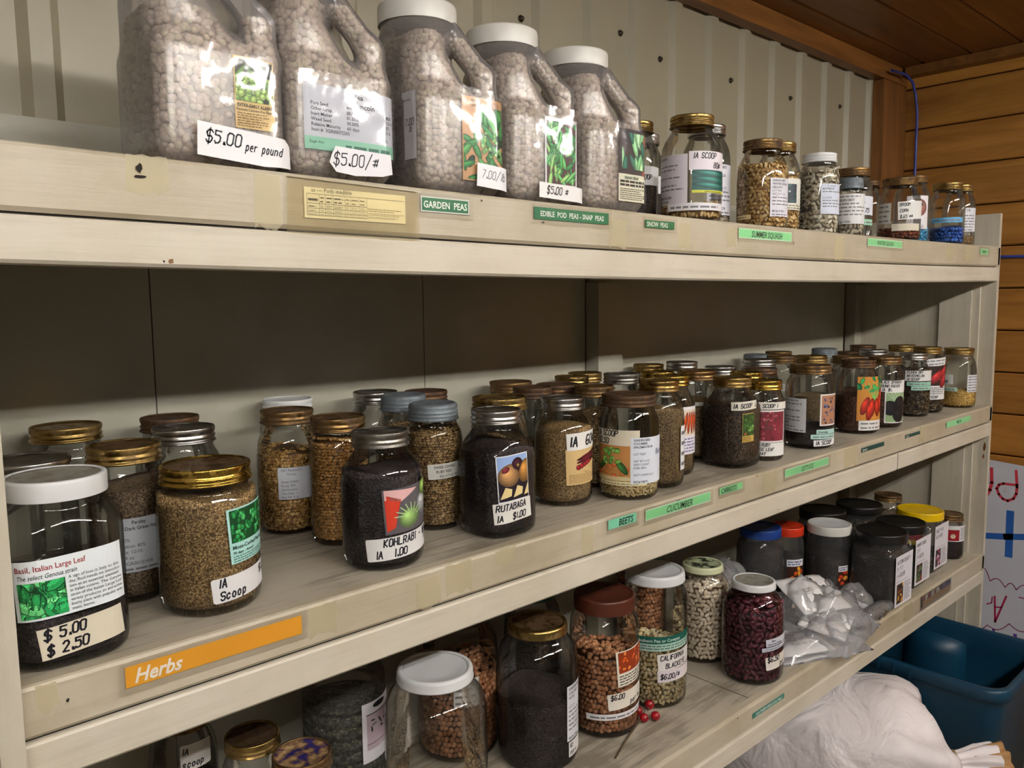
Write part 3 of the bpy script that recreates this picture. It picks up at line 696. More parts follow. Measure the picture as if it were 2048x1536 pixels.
# kind: (template, half sizes, colours, core colour, pack)
SEEDS = {
    'kidney': (BEAN, (.0082, .0045, .0036), [(110, 50, 60), (94, 40, 50), (126, 64, 74), (86, 38, 48)], (36, 12, 18), 1.0),
    'white_bean': (BEAN, (.0062, .0042, .0036), [(236, 220, 198), (226, 208, 184), (242, 228, 208)], (112, 92, 70), 1.0),
    'blackeye': (BEAN, (.0058, .0041, .0036), [(230, 210, 164), (220, 198, 150), (236, 220, 180), (214, 190, 140)], (122, 100, 62), 1.0),
    'brownbean': (ROUNDB, (.0052, .0045, .0043), [(196, 138, 96), (178, 120, 80), (208, 152, 110), (164, 110, 74)], (62, 36, 22), 1.0),
    'pea': (ROUNDB, (.0039, .0039, .0038), [(222, 206, 188), (230, 216, 200), (208, 192, 174), (214, 206, 180)], (172, 158, 148), 1.0),
    'squash': (ROUNDB, (.0060, .0038, .0013), [(206, 174, 118), (190, 154, 98), (218, 190, 138), (176, 138, 84)], (120, 88, 50), 1.05),
    'squash_white': (ROUNDB, (.0076, .0044, .0014), [(214, 204, 182), (200, 188, 164), (226, 218, 200), (176, 164, 142)], (110, 100, 84), 1.0),
    'cucumber': (ROUNDB, (.0052, .0021, .0010), [(214, 190, 140), (200, 172, 120), (226, 206, 160)], (150, 122, 80), 1.15),
    'flake': (ROUNDB, (.0031, .0025, .0008), [(186, 146, 84), (168, 126, 66), (202, 166, 106), (150, 110, 58)], (92, 64, 32), 1.1),
    'coriander': (ICO, (.0025, .0025, .0024), [(176, 130, 70), (160, 114, 58), (192, 148, 88)], (84, 56, 28), 1.0),
    'chard': (ICO, (.0026, .0022, .0020), [(158, 128, 84), (140, 110, 70), (176, 148, 104), (118, 90, 58)], (72, 54, 34), 1.05),
    'melon': (ROUNDB, (.0050, .0030, .0012), [(92, 76, 56), (76, 62, 46), (120, 102, 78), (60, 50, 38)], (40, 32, 24), 1.05),
    'yellow': (ROUNDB, (.0052, .0017, .0010), [(226, 190, 110), (214, 172, 90), (236, 206, 134)], (170, 128, 60), 1.2),
    'blue': (ROUNDB, (.0048, .0044, .0034), [(44, 92, 176), (34, 74, 156), (66, 116, 196)], (20, 40, 90), 1.0),
    'cyan': (ROUNDB, (.0046, .0042, .0032), [(70, 150, 190), (52, 128, 172), (96, 172, 206)], (30, 70, 100), 1.0),
    'redcorn': (ROUNDB, (.0040, .0036, .0028), [(120, 62, 38), (98, 48, 30), (142, 80, 50)], (50, 26, 18), 1.0),
}
def rots(n):
    a = RNG.uniform(0, 2 * PI, n)
    return a
def seed_cloud(kind, pos, nrm, tilt=0.35):
    (tv, tf), hs, pal, core, pk = SEEDS[kind]
    n = len(pos); pos = np.asarray(pos); nrm = np.asarray(nrm)
    nrm = nrm + RNG.normal(0, tilt, (n, 3)); nrm /= np.linalg.norm(nrm, axis=1)[:, None]
    ref = RNG.normal(0, 1, (n, 3)); tx = np.cross(ref, nrm); tx /= np.linalg.norm(tx, axis=1)[:, None]; ty = np.cross(nrm, tx)
    s = RNG.uniform(0.88, 1.10, (n, 1)); v = tv * np.array(hs)
    V = pos[:, None, :] + (v[None, :, 0:1] * tx[:, None] + v[None, :, 1:2] * ty[:, None] + v[None, :, 2:3] * nrm[:, None]) * s[:, :, None]
    T = (tf[None] + (np.arange(n) * len(tv))[:, None, None]).reshape(-1, 3)
    P = np.array([lin(c) for c in pal])[RNG.integers(0, len(pal), n)] * RNG.uniform(0.85, 1.12, (n, 1))
    Cc = np.repeat(np.clip(P, 0, 1), len(tv), 0); Cc = np.hstack([Cc, np.ones((len(Cc), 1))])
    if kind == 'blackeye':
        m_ = (np.tile(np.arange(len(tv)), n).reshape(n, -1)); eye = np.zeros(len(tv), bool)
        eye[np.argsort(-(tv[:, 1] + 0.3 * tv[:, 2]))[:3]] = True
        Cc = Cc.reshape(n, -1, 4); Cc[:, eye, :3] = np.array(lin((34, 26, 22))); Cc = Cc.reshape(-1, 4)
    return V.reshape(-1, 3), T, Cc

_FILL = {}
def fill_mesh(kind, r, ztop, zbot, shape_name, shape, slope=0.0):
    key = (kind, round(r, 4), round(ztop, 3), round(zbot, 3), shape_name)
    if key in _FILL: return _FILL[key]
    geo = kind in SEEDS
    hs = SEEDS[kind][1] if geo else None
    rc = r - (hs[2] * 1.6 if geo else 0.0)
    n = 40; zt = ztop - (hs[2] if geo else 0)
    prof = [(rc * .80, zbot), (rc * .95, zbot + .004), (rc, zbot + .012)]
    k = max(2, int((zt - zbot) / .02))
    prof += [(rc, zbot + .012 + (zt - zbot - .012) * i / k) for i in range(1, k + 1)]
    prof += [(rc * .96, zt + .001), (rc * .6, zt + .003), (rc * .25, zt + .0045)]
    V, Q, T = lathe(prof, n, shape, True, True)
    # uneven top surface
    tm = V[:, 2] > zt - 1e-4
    ph_ = RNG.uniform(0, 6)
    V[tm, 2] += .004 * np.sin(V[tm, 0] * 60 + ph_) + slope * V[tm, 0]
    if not geo:
        me = fast_mesh('seed_fill', V, T, quads=Q)
        me.materials.append(MATS[kind])
    else:
        (tv, tf), hs, pal, core, pk = SEEDS[kind]
        kf = 1.62 if hs[0] < .0045 or hs[2] < .002 else 1.80
        sa, sb = hs[0] * kf / pk, hs[1] * kf / pk
        g = math.sqrt(sa * sb)
        nz = max(2, int((ztop - zbot) / g)); na = int(2 * PI * r / g)
        zz, aa = np.meshgrid(np.arange(nz), np.arange(na), indexing='ij')
        aa = (aa + 0.5 * (zz % 2)).ravel() * 2 * PI / na + RNG.normal(0, .13 * g / r, nz * na)
        zz = zbot + hs[2] + (zz.ravel() + .5) * (ztop - zbot - hs[2]) / nz + RNG.normal(0, .12 * g, nz * na)
        sh = np.array([shape(t) for t in aa]) if shape else np.ones(len(aa))
        lowr = np.where(zz < zbot + .012, .90 + .10 * np.clip((zz - zbot) / .012, 0, 1), 1.0)
        rr = (r - hs[2] * 1.05) * sh * lowr
        pos = np.stack([rr * np.cos(aa), rr * np.sin(aa), zz], 1); nrm = np.stack([np.cos(aa), np.sin(aa), np.zeros(len(aa))], 1)
        nt_ = int(PI * rc * rc / (g * g) * 1.1)
        rd = rc * np.sqrt(RNG.uniform(0, 1, nt_)); ta = RNG.uniform(0, 2 * PI, nt_)
        sh2 = np.array([shape(t) for t in ta]) if shape else 1.0
        pt = np.stack([rd * sh2 * np.cos(ta), rd * sh2 * np.sin(ta), np.full(nt_, ztop) + .0015 + .004 * np.sin(rd * np.cos(ta) * 60 + ph_)], 1)
        sv, st, scol = seed_cloud(kind, np.vstack([pos, pt]), np.vstack([nrm, np.tile([0, 0, 1.0], (nt_, 1))]), .18 if hs[2] > .003 else .35)
        V2 = np.vstack([V, sv]); T2 = np.vstack([T, st + len(V)]) if T is not None else st + len(V)
        cc = np.vstack([np.tile(C4(core), (len(V), 1)), scol])
        me = fast_mesh('seed_fill', V2, T2, cc, quads=Q)
        me.materials.append(MATS['seed_skin'])
    _FILL[key] = me
    return me

# ------------------------------------------------------------------ jars
def sq_shape(n):
    k = 2 ** (1 / n) * 0.5 ** 0.5
    return lambda t: 1.0 / ((abs(math.cos(t)) ** n + abs(math.sin(t)) ** n) ** (1 / n))
SHAPES = {'round': None, 'square': sq_shape(3.4), 'box': sq_shape(7.0)}

def lid_profile(kind, r, h):
    if kind == 'mason':
        return [(r * .975, 0), (r * 1.03, .0010), (r * 1.03, .0022), (r * .975, .0036), (r * .97, .0052), (r * 1.01, .0068), (r * 1.005, .0082), (r * .965, .0098), (r * .97, .0112), (r, h * .70), (r * 1.004, h * .93), (r * .985, h), (r * .93, h), (r * .915, h - .0012)]
    if kind == 'zinc':
        return [(r * .98, 0), (r * 1.03, .001), (r * 1.02, .003), (r * .96, .0045), (r * 1.01, .0065), (r * 1.0, .008), (r * .95, .0098), (r * .995, .0115), (r * .985, .013), (r * .95, .0145), (r * .985, h * .75), (r * .95, h * .93), (r * .86, h), (r * .80, h - .001), (r * .4, h - .0015)]
    if kind == 'plastic':
        return [(r * .99, 0), (r, .001), (r, h * .86), (r * .985, h * .96), (r * .95, h), (r * .90, h), (r * .88, h - .001)]
    return [(r * .97, .001), (r * 1.005, 0), (r * 1.01, .0015), (r * 1.0, .003), (r * .995, h * .7), (r * .97, h * .95), (r * .92, h), (r * .87, h), (r * .85, h - .0012)]

LIDH = {'mason': .0185, 'zinc': .024, 'plastic': .022, 'flat': .0135}
def make_lid(parent, kind, mat, r, z, disc=None, h=None, discmat=None):
    h = h or LIDH[kind]; n = 96
    prof = lid_profile(kind, r, h)
    wob = []
    alt = np.where(np.arange(n) % 2 == 0, 1.0, 0.988)
    for i, (rr, zz) in enumerate(prof):
        if kind == 'mason' and i in (9, 10): wob.append(alt)
        elif kind == 'plastic' and 1 <= i <= 2: wob.append(alt)
        else: wob.append(1.0)
    V, Q, T = lathe(prof, n, None, False, kind in ('zinc',), wob)
    lo = obj('lid', fast_mesh('lid', V, T, quads=Q), mat, parent, (0, 0, z))
    if kind != 'zinc':
        rr, zz = prof[-1]
        dp = [(rr * 1.005, zz - .0006), (rr * .96, zz - .0002), (rr * .92, zz - .001), (rr * .5, zz - .0007)]
        V, Q, T = lathe(dp, 40, None, False, True)
        obj('lid_disc', fast_mesh('lid_disc', V, T, quads=Q), disc or mat, lo, (0, 0, 0))
    return lo, h

def jar_profile(r, rl, H, lh, style):
    rn = rl - .0035
    zn = H - lh - .003
    if style == 'wide':
        zs = zn - .022
        p = [(r * .70, .003), (r * .80, .0), (r * .90, .0015), (r * .97, .006), (r, .014), (r, zs * .5), (r, zs - .01), (r * .985, zs), (r * .95, zs + .008), (rn + (r * .95 - rn) * .45, zn - .006), (rn * 1.02, zn - .001), (rn * 1.04, zn + .0005), (rn, zn + .003), (rn * .98, H - .003)]
    else:
        zs = zn - .040
        p = [(r * .70, .003), (r * .80, .0), (r * .90, .0015), (r * .97, .006), (r, .014), (r, zs * .5), (r, zs - .012), (r * .99, zs), (r * .965, zs + .010), (rn + (r - rn) * .72, zs + .020), (rn + (r - rn) * .40, zs + .029), (rn + (r - rn) * .14, zs + .035), (rn * 1.02, zn - .001), (rn * 1.04, zn + .001), (rn, zn + .003), (rn * .98, H - .003)]
    return p

JARS = {}
def jar(key, label, x, y, zs, r, rl, H, lid='mason', lmat='gold', seed=None, fill=0.0, shape='round', glass='jar_glass', group='seed jars on the middle shelf', name='glass_jar', style=None, disc=None, lidh=None, ribs=False, slope=0.0, tag=None):
    t = thing(name, label, 'jar', (x, y, zs + (0.0006)), group=group)
    lh = lidh or LIDH[lid]
    shp = SHAPES[shape]
    style = style or ('wide' if rl > r * .84 else 'reg')
    prof = jar_profile(r, rl, H, lh, style)
    # neck stays round on square jars
    if shp:
        th = np.arange(48) * 2 * PI / 48; s = np.array([shp(a) for a in th])
        body_top = next(i for i, p in enumerate(prof) if p[1] > .03 and p[0] < r * .97)
        wob = []
        for i, p in enumerate(prof):
            k = 1.0 if i < body_top else max(0.0, 1 - (i - body_top + 1) * .34)
            wob.append(1 + (s - 1) * k)
        V, Q, T = lathe(prof, 48, None, True, False, wob)
    elif ribs:
        prof2 = []
        zb, zt = .014, prof[6][1]
        base = prof[:5]; top = prof[7:]
        nr = int((zt - zb) / .018)
        for i in range(nr):
            z = zb + (zt - zb) * i / nr; d = (zt - zb) / nr
            base += [(r, z + d * .2), (r, z + d * .7), (r * .965, z + d * .82), (r * .965, z + d * .95)]
        prof2 = base + top
        V, Q, T = lathe(prof2, 48)
    else:
        V, Q, T = lathe(prof, 48)
    obj('jar_body', fast_mesh('jar_body', V, T, quads=Q), glass, t)
    if seed:
        zb = .0055; ins = .0022
        body = next(p[1] for p in prof[6:] if p[0] < r * .985)
        ft = min(zb + fill * (H - lh), body + .004 if not shp else body)
        fm = fill_mesh(seed, r - ins, ft, zb, shape, shp, slope)
        o = obj('seed_fill', fm, None, t); o['kind'] = 'stuff'
    make_lid(t, lid, lmat, rl, H - lh, disc, lidh)
    JARS[key] = dict(o=t, r=r, H=H, x=x, y=y, shp=shp, face=math.atan2(CAM.y - y, CAM.x - x))
    return t

def sticker(key, f0, f1, h0, h1, paint, bg=(236, 234, 230), rot=0.0, name='label', out=0.0, tape=False, corner=0.0, **kw):
    """paper on a jar: f0..f1 across the jar as seen (-1..1), h0..h1 up its height (0..1)"""
    j = JARS[key]; r = j['r']; H = j['H']
    a0, a1 = math.asin(max(-1, min(1, f0))), math.asin(max(-1, min(1, f1)))
    if f1 > 1: a1 = PI / 2 + (f1 - 1)
    W = r * (a1 - a0); Hh = (h1 - h0) * H; am = j['face'] + (a0 + a1) / 2; zm = (h0 + h1) / 2 * H
    shp = j['shp']
    def mp(x, y, h):
        a = am + x / r; R = (r * (shp(a) if shp else 1.0)) + h + out
        return (R * math.cos(a), R * math.sin(a), zm + y)
    p = Print(); p.rnd = random.Random(hash(key) % 1000 if False else sum(map(ord, key)))
    if bg:
        if corner:
            c = corner; p.add([(-W / 2 + c, -Hh / 2), (W / 2 - c, -Hh / 2), (W / 2, -Hh / 2 + c), (W / 2, Hh / 2 - c), (W / 2 - c, Hh / 2), (-W / 2 + c, Hh / 2), (-W / 2, Hh / 2 - c), (-W / 2, -Hh / 2 + c)], bg)
        else: p.rect(-W / 2, -Hh / 2, W / 2, Hh / 2, bg)
    p.lay = 1
    if paint: paint(p, W, Hh)
    return p.build(name, j['o'], mp, rot=rot, **kw)

def hands(*lines, size=None, c=(26, 24, 32), pad=.06, wd=None, slope=0.0):
    def f(p, W, H):
        n = len(lines); lh = H / n
        for i, s in enumerate(lines):
            sz = size or lh * .62; x = -W / 2 + W * pad
            if isinstance(s, tuple): s, fx = s; x = -W / 2 + W * fx
            sz2 = min(sz, .92 * W / max(1, sum(.30 if ch in "1I.'l:i" else .5 if ch == ' ' else .7 for ch in s)))
            p.hand(s, x, H / 2 - (i + .85) * lh + (lh - sz) * .2, sz2, c, wd or sz2 * .19, slope)
    return f
def typed(*lines, size=None, c=(52, 52, 58), pad=.06, bold=0.0, align='l'):
    def f(p, W, H):
        n = len(lines); lh = H / (n + .3)
        for i, s in enumerate(lines):
            b = bold; sz = lh * .85
            if s.startswith('*'): s = s[1:]; b = .02
            if not s: continue
            if s == '~': p.bars(-W / 2 + W * pad, H / 2 - (i + 1.1) * lh, W / 2 - W * pad, H / 2 - (i + .25) * lh, 1, (120, 118, 122), .4); continue
            x = -W / 2 + W * pad if align == 'l' else 0
            p.text(s, x, H / 2 - (i + 1) * lh, sz if size is None else size, c, b, 0, .92, maxw=W * (1 - 1.6 * pad), align=align)
    return f
def both(*fs):
    def f(p, W, H):
        for q in fs: q(p, W, H); p.lay += 1
    return f
def frame(p, W, H, bg, m=.0):
    p.rect(-W / 2 + m, -H / 2 + m, W / 2 - m, H / 2 - m, bg); p.lay += 1
GREENS = [(58, 128, 62), (84, 160, 80), (40, 104, 52), (120, 184, 100), (34, 84, 44)]

G2 = 'seed jars on the middle shelf'
# front rank of the middle shelf -------------------------------------------------
jar('basil', 'squarish glass jar with white lid, basil leaf label and handwritten $5.00 and $2.50', .176, .064, Z2, .0505, .0435, .166, 'plastic', 'white_enamel', 'seed_black', .27, 'square', disc='grey_disc', lidh=.018)
def basil(p, W, H):
    p.text('Basil, Italian Large Leaf', -W * .47, H * .32, H * .13, (150, 40, 40), .012, 0, .95, W * .62)
    p.text('The select Genoua strain', -W * .46, H * .19, H * .11, (40, 40, 50), .006, .3, .95, W * .52)
    r = (-W * .46, -H * .46, -W * .06, H * .14)
    p.rect(*r, (20, 60, 34)); p.lay += 1
    p.scatter(r, 34, (.006, .011), (.0035, .006), [(40, 156, 84), (70, 190, 110), (30, 130, 66), (110, 210, 130)]); p.lay += 1
    for i, s in enumerate(('A sign of love in Italy to this', 'day, Basil needs no introduc-', 'tion as an essential element', 'in Italian cuisine. The Genova', 'strain of the Italian Large Leaf', 'variety produces an attractive', 'bushy plant with popular aro-', 'matic leaves.')):
        p.text(s, -W * .03, H * (.10 - .078 * i), H * .074, (40, 40, 48), 0, 0, .9, W * .5)
sticker('basil', -.62, .83, .30, .62, basil, (232, 238, 240), rot=.05)
sticker('basil', -.36, .80, .09, .26, hands('$ 5.00', '$ 2.50', size=.009), (222, 212, 190), rot=.10)
jar('parsley', 'jar with gold lid and grey Parsley Dark Green Italian label', .268, .171, Z2, .0410, .0375, .168, 'mason', 'gold', 'seed_parsley', .80, disc='gold_brown')
sticker('parsley', -.22, .97, .21, .56, typed('*      Parsley', '* Dark Green Italian', '', '0%', 'ation: 80%', 'le: 12/10', '4 oz', 'IGR001014SB', '~', c=(60, 62, 70)), (190, 194, 200))
jar('moss', 'jar full of tan seed with gold lid, curly parsley picture and 1A Scoop label', .322, .083, Z2, .0515, .0455, .152, 'mason', 'bright_gold', 'seed_moss', .93, disc='gold_brown')
def mossp(p, W, H):
    r = (-W * .46, -H * .12, W * .5, H * .47); p.rect(*r, (20, 70, 34)); p.lay += 1
    p.scatter(r, 80, (.0018, .0034), (.0014, .003), [(40, 140, 70), (24, 110, 54), (70, 170, 96)]); p.lay += 1
    p.stroke([(W * .32, -H * .1), (W * .40, H * .15)], .004, (226, 200, 90))
    p.text('Moss-Curled Parsley', -W * .46, -H * .24, H * .1, (30, 50, 50), .01, 0, 1, W * .95); p.text('70 days - Annual', -W * .46, -H * .33, H * .07, (30, 50, 50), .01)
    p.bars(-W * .46, -H * .48, W * .45, -H * .35, 3, (70, 110, 104))
sticker('moss', .36, 1.1, .355, .735, mossp, (176, 222, 214), rot=.06)
sticker('moss', .0, 1.18, .115, .285, both(hands('1A', 'Scoop', size=.0085, pad=.08), lambda p, W, H: p.hand('$1.00', W * .16, H * .05, .008)), (228, 226, 226), rot=.08, corner=.002)
jar('parsnip', 'jar half filled with tan flat seed and Parsnip label with tarnished gold lid', .518, .284, Z2, .0436, .0362, .170, 'mason', 'gold_brown', 'flake', .70)
sticker('parsnip', -.35, .95, .30, .56, typed('2001 Pantera Pr', '       Parsnip', '', 'Item# 3GR00', 'Purity: 99%', 'Germination', 'Test Date: 1', 'Net Wt. 4 oz', c=(70, 72, 84)), (206, 208, 216))
jar('cori', 'jar full of round tan coriander seed with dull gold lid', .541, .1845, Z2, .0400, .0360, .168, 'mason', 'gold_brown', 'coriander', .92)
sticker('cori', .22, 1.05, .42, .60, typed('~', '~', '~'), (222, 222, 222)); sticker('cori', .15, 1.05, .08, .40, typed('~', '~', '~', '~', '~'), (226, 224, 222))
jar('kohl', 'jar full of black seed with grey lid, pale green kohlrabi picture and KOHLRABI label', .533, .071, Z2, .0498, .0345, .163, 'mason', 'pewter', 'seed_black', .84)
def kohlp(p, W, H):
    p.rect(-W / 2, -H / 2, W / 2, H / 2, (92, 88, 92)); p.lay += 1
    p.add([(-W * .47, -H * .44), (-W * .34, -H * .36), (-W * .22, H * .25), (-W * .47, H * .40)], (206, 62, 40)); p.add([(-W * .47, H * .28), (-W * .22, H * .2), (W * .1, H * .42), (-W * .47, H * .5)], (226, 178, 176)); p.lay += 1
    p.blob(W * .24, H * .02, W * .17, W * .17, 0, (206, 206, 208), 16); p.lay += .5; p.text('Big 3', W * .16, H * .0, .0035, (60, 60, 60)); p.blob(W * .33, H * .36, W * .17, W * .13, .1, (172, 208, 112), 14); p.blob(-W * .08, -H * .2, W * .20, W * .15, .2, (168, 208, 122), 16); p.lay += .5
    for k in range(8): p.stroke([(-W * .08 + W * .13 * math.cos(.3 + k * .35), -H * .2 + W * .1 * math.sin(.3 + k * .35)), (-W * .08 + W * .27 * math.cos(.4 + k * .36), -H * .2 + W * .22 * math.sin(.4 + k * .36))], .0013, (176, 206, 150))
sticker('kohl', .02, 1.05, .29, .62, kohlp, (110, 108, 110), rot=.07)
sticker('kohl', -.40, 1.15, .105, .27, both(hands(('KOHLRABI - WH', .20), ('1A   1.00', .10), size=.0085), lambda p, W, H: p.hand('$5.00', W * .28, -H * .1, .0055)), (230, 228, 226), rot=.09, corner=.0015)
jar('chard', 'jar of rough brown seed with ribbed zinc lid and SWISS CHARD RUBY RED label', .676, .154, Z2, .0411, .0355, .176, 'zinc', 'zinc', 'chard', .86)
sticker('chard', -.22, 1.05, .425, .545, typed('*   SWISS CHARD', '*     RUBY RED', '        RELATIVE MATURITY', c=(50, 50, 50)), (206, 204, 196), rot=.05)
jar('rut', 'squarish jar full of black seed with silver lid and RUTABAGA $1.00 label', .721, .070, Z2, .0465, .0345, .170, 'mason', 'silver', 'seed_black', .76, 'square')
def rutp(p, W, H):
    m_ = .0012; r = (-W / 2 + m_, -H / 2 + m_ * 2.5, W / 2 - m_, H / 2 - m_); p.clip = r
    p.rect(*r, (150, 176, 222)); p.lay += 1; p.rect(r[0], r[1], r[2], H * .05, (34, 26, 36)); p.lay += 1
    p.blob(W * .12, H * .28, W * .2, W * .2, 0, (70, 32, 48), 16); p.blob(-W * .14, H * .08, W * .34, W * .32, .3, (214, 160, 104), 18); p.blob(W * .4, H * .12, W * .24, W * .34, -.3, (206, 146, 72), 16); p.lay += .5
    p.blob(-W * .26, H * .2, W * .12, W * .08, .5, (150, 50, 66)); p.blob(W * .14, H * .26, W * .05, W * .05, 0, (196, 160, 70))
    for cx in (-.28, .1, .48): p.add([(W * (cx - .17), -H * .40), (W * (cx + .15), -H * .36), (W * (cx + .18), -H * .22), (W * (cx - .02), -H * .16)], (228, 206, 146))
    p.clip = None
sticker('rut', .0, .86, .29, .67, rutp, (238, 238, 240), rot=.05)
sticker('rut', -.10, .90, .135, .30, hands('RUTABAGA', '1A   $1.00', size=.0082), (232, 228, 220), rot=.08, out=.0006)
jar('purple', 'jar of brown seed with silver lid, 1A 60 cent label and purple pod picture', .903, .118, Z2, .0462, .0343, .166, 'mason', 'silver', 'seed_moss', .84)
def purp(p, W, H):
    p.lay += 1
    for y0, c in ((.30, (96, 22, 36)), (.22, (120, 28, 44)), (.12, (84, 20, 34))): p.blob(W * .08, H * y0, W * .36, H * .055, .25, c, 14)
    for k in range(5): p.blob(-W * .22 + k * W * .08, -H * .02 + k * H * .035, W * .06, W * .055, 0, (186, 44, 52))
    p.text('Colossus', 0, -H * .18, H * .06, (80, 50, 30), 0, 0, 1, None, 'c'); p.bars(-W * .44, -H * .46, W * .44, -H * .20, 6, (150, 116, 70))
sticker('purple', .10, 1.12, .21, .545, purp, (216, 184, 128), rot=.03); sticker('purple', .12, 1.16, .54, .70, hands('1A  60\u00a2', size=.014), (236, 232, 226), rot=.06, out=.0006)
jar('cuc', 'wide jar with brown weathered lid, cucumber picture and 1A SCOOP $2.50 label', 1.008, .070, Z2, .0485, .0434, .166, 'mason', 'rust_brown', 'cucumber', .20, disc='rust_brown', glass='jar_glass_old')
def cucp(p, W, H):
    r = (-W * .47, -H * .38, W * .47, H * .47); p.rect(*r, (188, 130, 74)); p.lay += 1
    p.scatter((r[0], r[1], r[2], -H * .05), 12, (.003, .006), (.002, .004), [(206, 96, 50), (196, 120, 60)]); p.lay += 1
    p.blob(-W * .28, -H * .08, W * .2, W * .08, .7, (60, 120, 56)); p.blob(W * .28, -H * .12, W * .22, W * .085, -.9, (64, 128, 60)); p.lay += .5
    p.scatter((-W * .25, -H * .05, W * .25, H * .42), 18, (.003, .006), (.002, .004), [(120, 176, 80), (88, 150, 66), (146, 196, 96)])
sticker('cuc', -.96, .08, .19, .54, cucp, (214, 198, 150)); sticker('cuc', -.97, .35, .53, .68, hands('1A SCOOP', '$2.50', size=.0085), (220, 210, 188), out=.0004)
sticker('cuc', .06, 1.08, .165, .61, both(typed('*GARDEN SEED', '*CUCUMBER', '*SPACEMASTER 80', '', 'LOT 75827', '', 'NET WT 4 OZ', 'SEED COUNT', 'PURE SEED', '', 'NOT CHEMICALLY', '', '*REC# P38771'), lambda p, W, H: p.hand('Bush', W * .1, H * .12, .008, (60, 70, 120))), (222, 226, 236), out=.0006)
sticker('cuc', -.9, .6, .145, .185, typed('~'), (226, 214, 160))
jar('b32', 'jar of dark seed with brown lid and small 1A label behind the lettuce jars', 1.350, .176, Z2, .0445, .0381, .174, 'mason', 'gold_brown', 'seed_carrot', .70)
sticker('b32', .25, .80, .26, .34, hands('1A', size=.008), (226, 224, 220)); sticker('b32', -.05, .9, .62, .66, None, (190, 190, 180))
jar('dark34', 'squarish jar full of dark lettuce seed with dull gold lid, green leaf picture', 1.333, .084, Z2, .0480, .0358, .168, 'mason', 'gold', 'seed_lettuce', .86, 'square')
def simp(p, W, H):
    r = (-W * .48, -H * .28, W * .48, H * .48); p.rect(*r, (56, 84, 40)); p.lay += 1; p.scatter(r, 40, (.002, .006), (.0015, .003), [(84, 130, 60), (110, 156, 80), (60, 100, 44), (52, 70, 36)]); p.lay += 1
    p.ell(-W * .3, -H * .2, W * .12, W * .05, .9, (200, 84, 40)); p.bars(-W * .46, -H * .48, W * .46, -H * .30, 3, (110, 84, 30))
sticker('dark34', .36, .84, .30, .62, simp, (206, 170, 92)); sticker('dark34', -.02, .90, .66, .755, hands('1A SCOOP  1.', size=.0075), (226, 220, 206), rot=.03, out=.0005)
jar('ruby', 'slim jar with bright gold lid, red lettuce picture and RED RUBY LOOSE LEAF label', 1.4265, .071, Z2, .0408, .0345, .156, 'mason', 'bright_gold', 'seed_pale', .68)
def rubyp(p, W, H):
    r = (-W * .45, -H * .45, W * .45, H * .45); p.rect(*r, (128, 46, 58)); p.lay += 1; p.scatter(r, 50, (.0018, .004), (.0014, .003), [(150, 58, 70), (108, 36, 48), (176, 90, 96), (96, 60, 56)])
sticker('ruby', -.25, .93, .24, .645, rubyp, (236, 232, 228)); sticker('ruby', -.40, .98, .655, .745, hands('1A SCOOP 1', size=.007), (230, 226, 216), out=.0004)
sticker('ruby', -.50, .95, .07, .235, hands('RED RUBY', 'LOOSE LEAF', '50 DAY', size=.0058), (236, 234, 230), out=.0003)
jar('blue', 'jar with tarnished gold lid, blue flower picture and 1A SCOOP label, black seed', 1.614, .071, Z2, .0500, .0421, .174, 'mason', 'gold_brown', 'seed_black', .24, disc='rust_brown')
def bluep(p, W, H):
    r = (-W * .45, -H * .46, W * .5, H * .46); p.rect(*r, (178, 126, 96)); p.lay += 1; p.scatter((-W * .38, -H * .44, W * .48, H * .42), 46, (.001, .0045), (.0008, .0018), [(44, 54, 96), (70, 84, 134), (30, 36, 64), (96, 110, 150)])
sticker('blue', .42, 1.06, .285, .665, bluep, (232, 230, 228)); sticker('blue', -1.0, -.12, .20, .61, typed('~', '~', '', '~', '', '~', '~', '*REC# 97381', '~', '~'), (206, 206, 208))
sticker('blue', .30, 1.05, .185, .24, typed('*Outredge'), (178, 214, 206)); sticker('blue', .08, 1.05, .125, .18, typed('~'), (178, 214, 206)); sticker('blue', .20, 1.1, .045, .12, hands('1A SCOOP', size=.008), (236, 236, 234), rot=.04, out=.0004)
jar('rad46', 'jar of red-brown seed with brown lid and picture of bunched red radishes', 1.862, .080, Z2, .0495, .0387, .170, 'mason', 'rust_brown', 'seed_radish', .52)
def radp(p, W, H):
    r = (-W * .5, -H * .5, W * .5, H * .5); p.clip = r; p.rect(*r, (206, 140, 60)); p.lay += 1
    p.scatter((-W * .5, H * .15, W * .5, H * .5), 14, (.005, .009), (.003, .005), [(30, 130, 80), (60, 170, 90), (20, 100, 70)]); p.lay += 1
    for k in range(6): p.stroke([(0, -H * .02), (W * (-.35 + .14 * k), H * .36)], .0016, (110, 200, 110))
    for cx, cy, rt in ((-.28, -.16, -.35), (-.08, -.2, -.08), (.12, -.2, .1), (.32, .05, .1), (-.14, -.28, -.2), (.26, -.12, .2)): p.blob(W * cx, H * cy, W * .11, H * .22, rt, (218, 60, 40), 12)
    p.clip = None
sticker('rad46', .0, 1.08, .185, .785, radp, (206, 140, 60)); sticker('rad46', .10, 1.04, .055, .19, typed('~', '~'), (226, 224, 220), out=.0004)
jar('br50', 'jar with gold-brown lid and BLACK SPANISH ROUND RADISH label, dark round radish picture', 1.985, .069, Z2, .0430, .0372, .170, 'mason', 'gold_brown', 'seed_radish', .60)
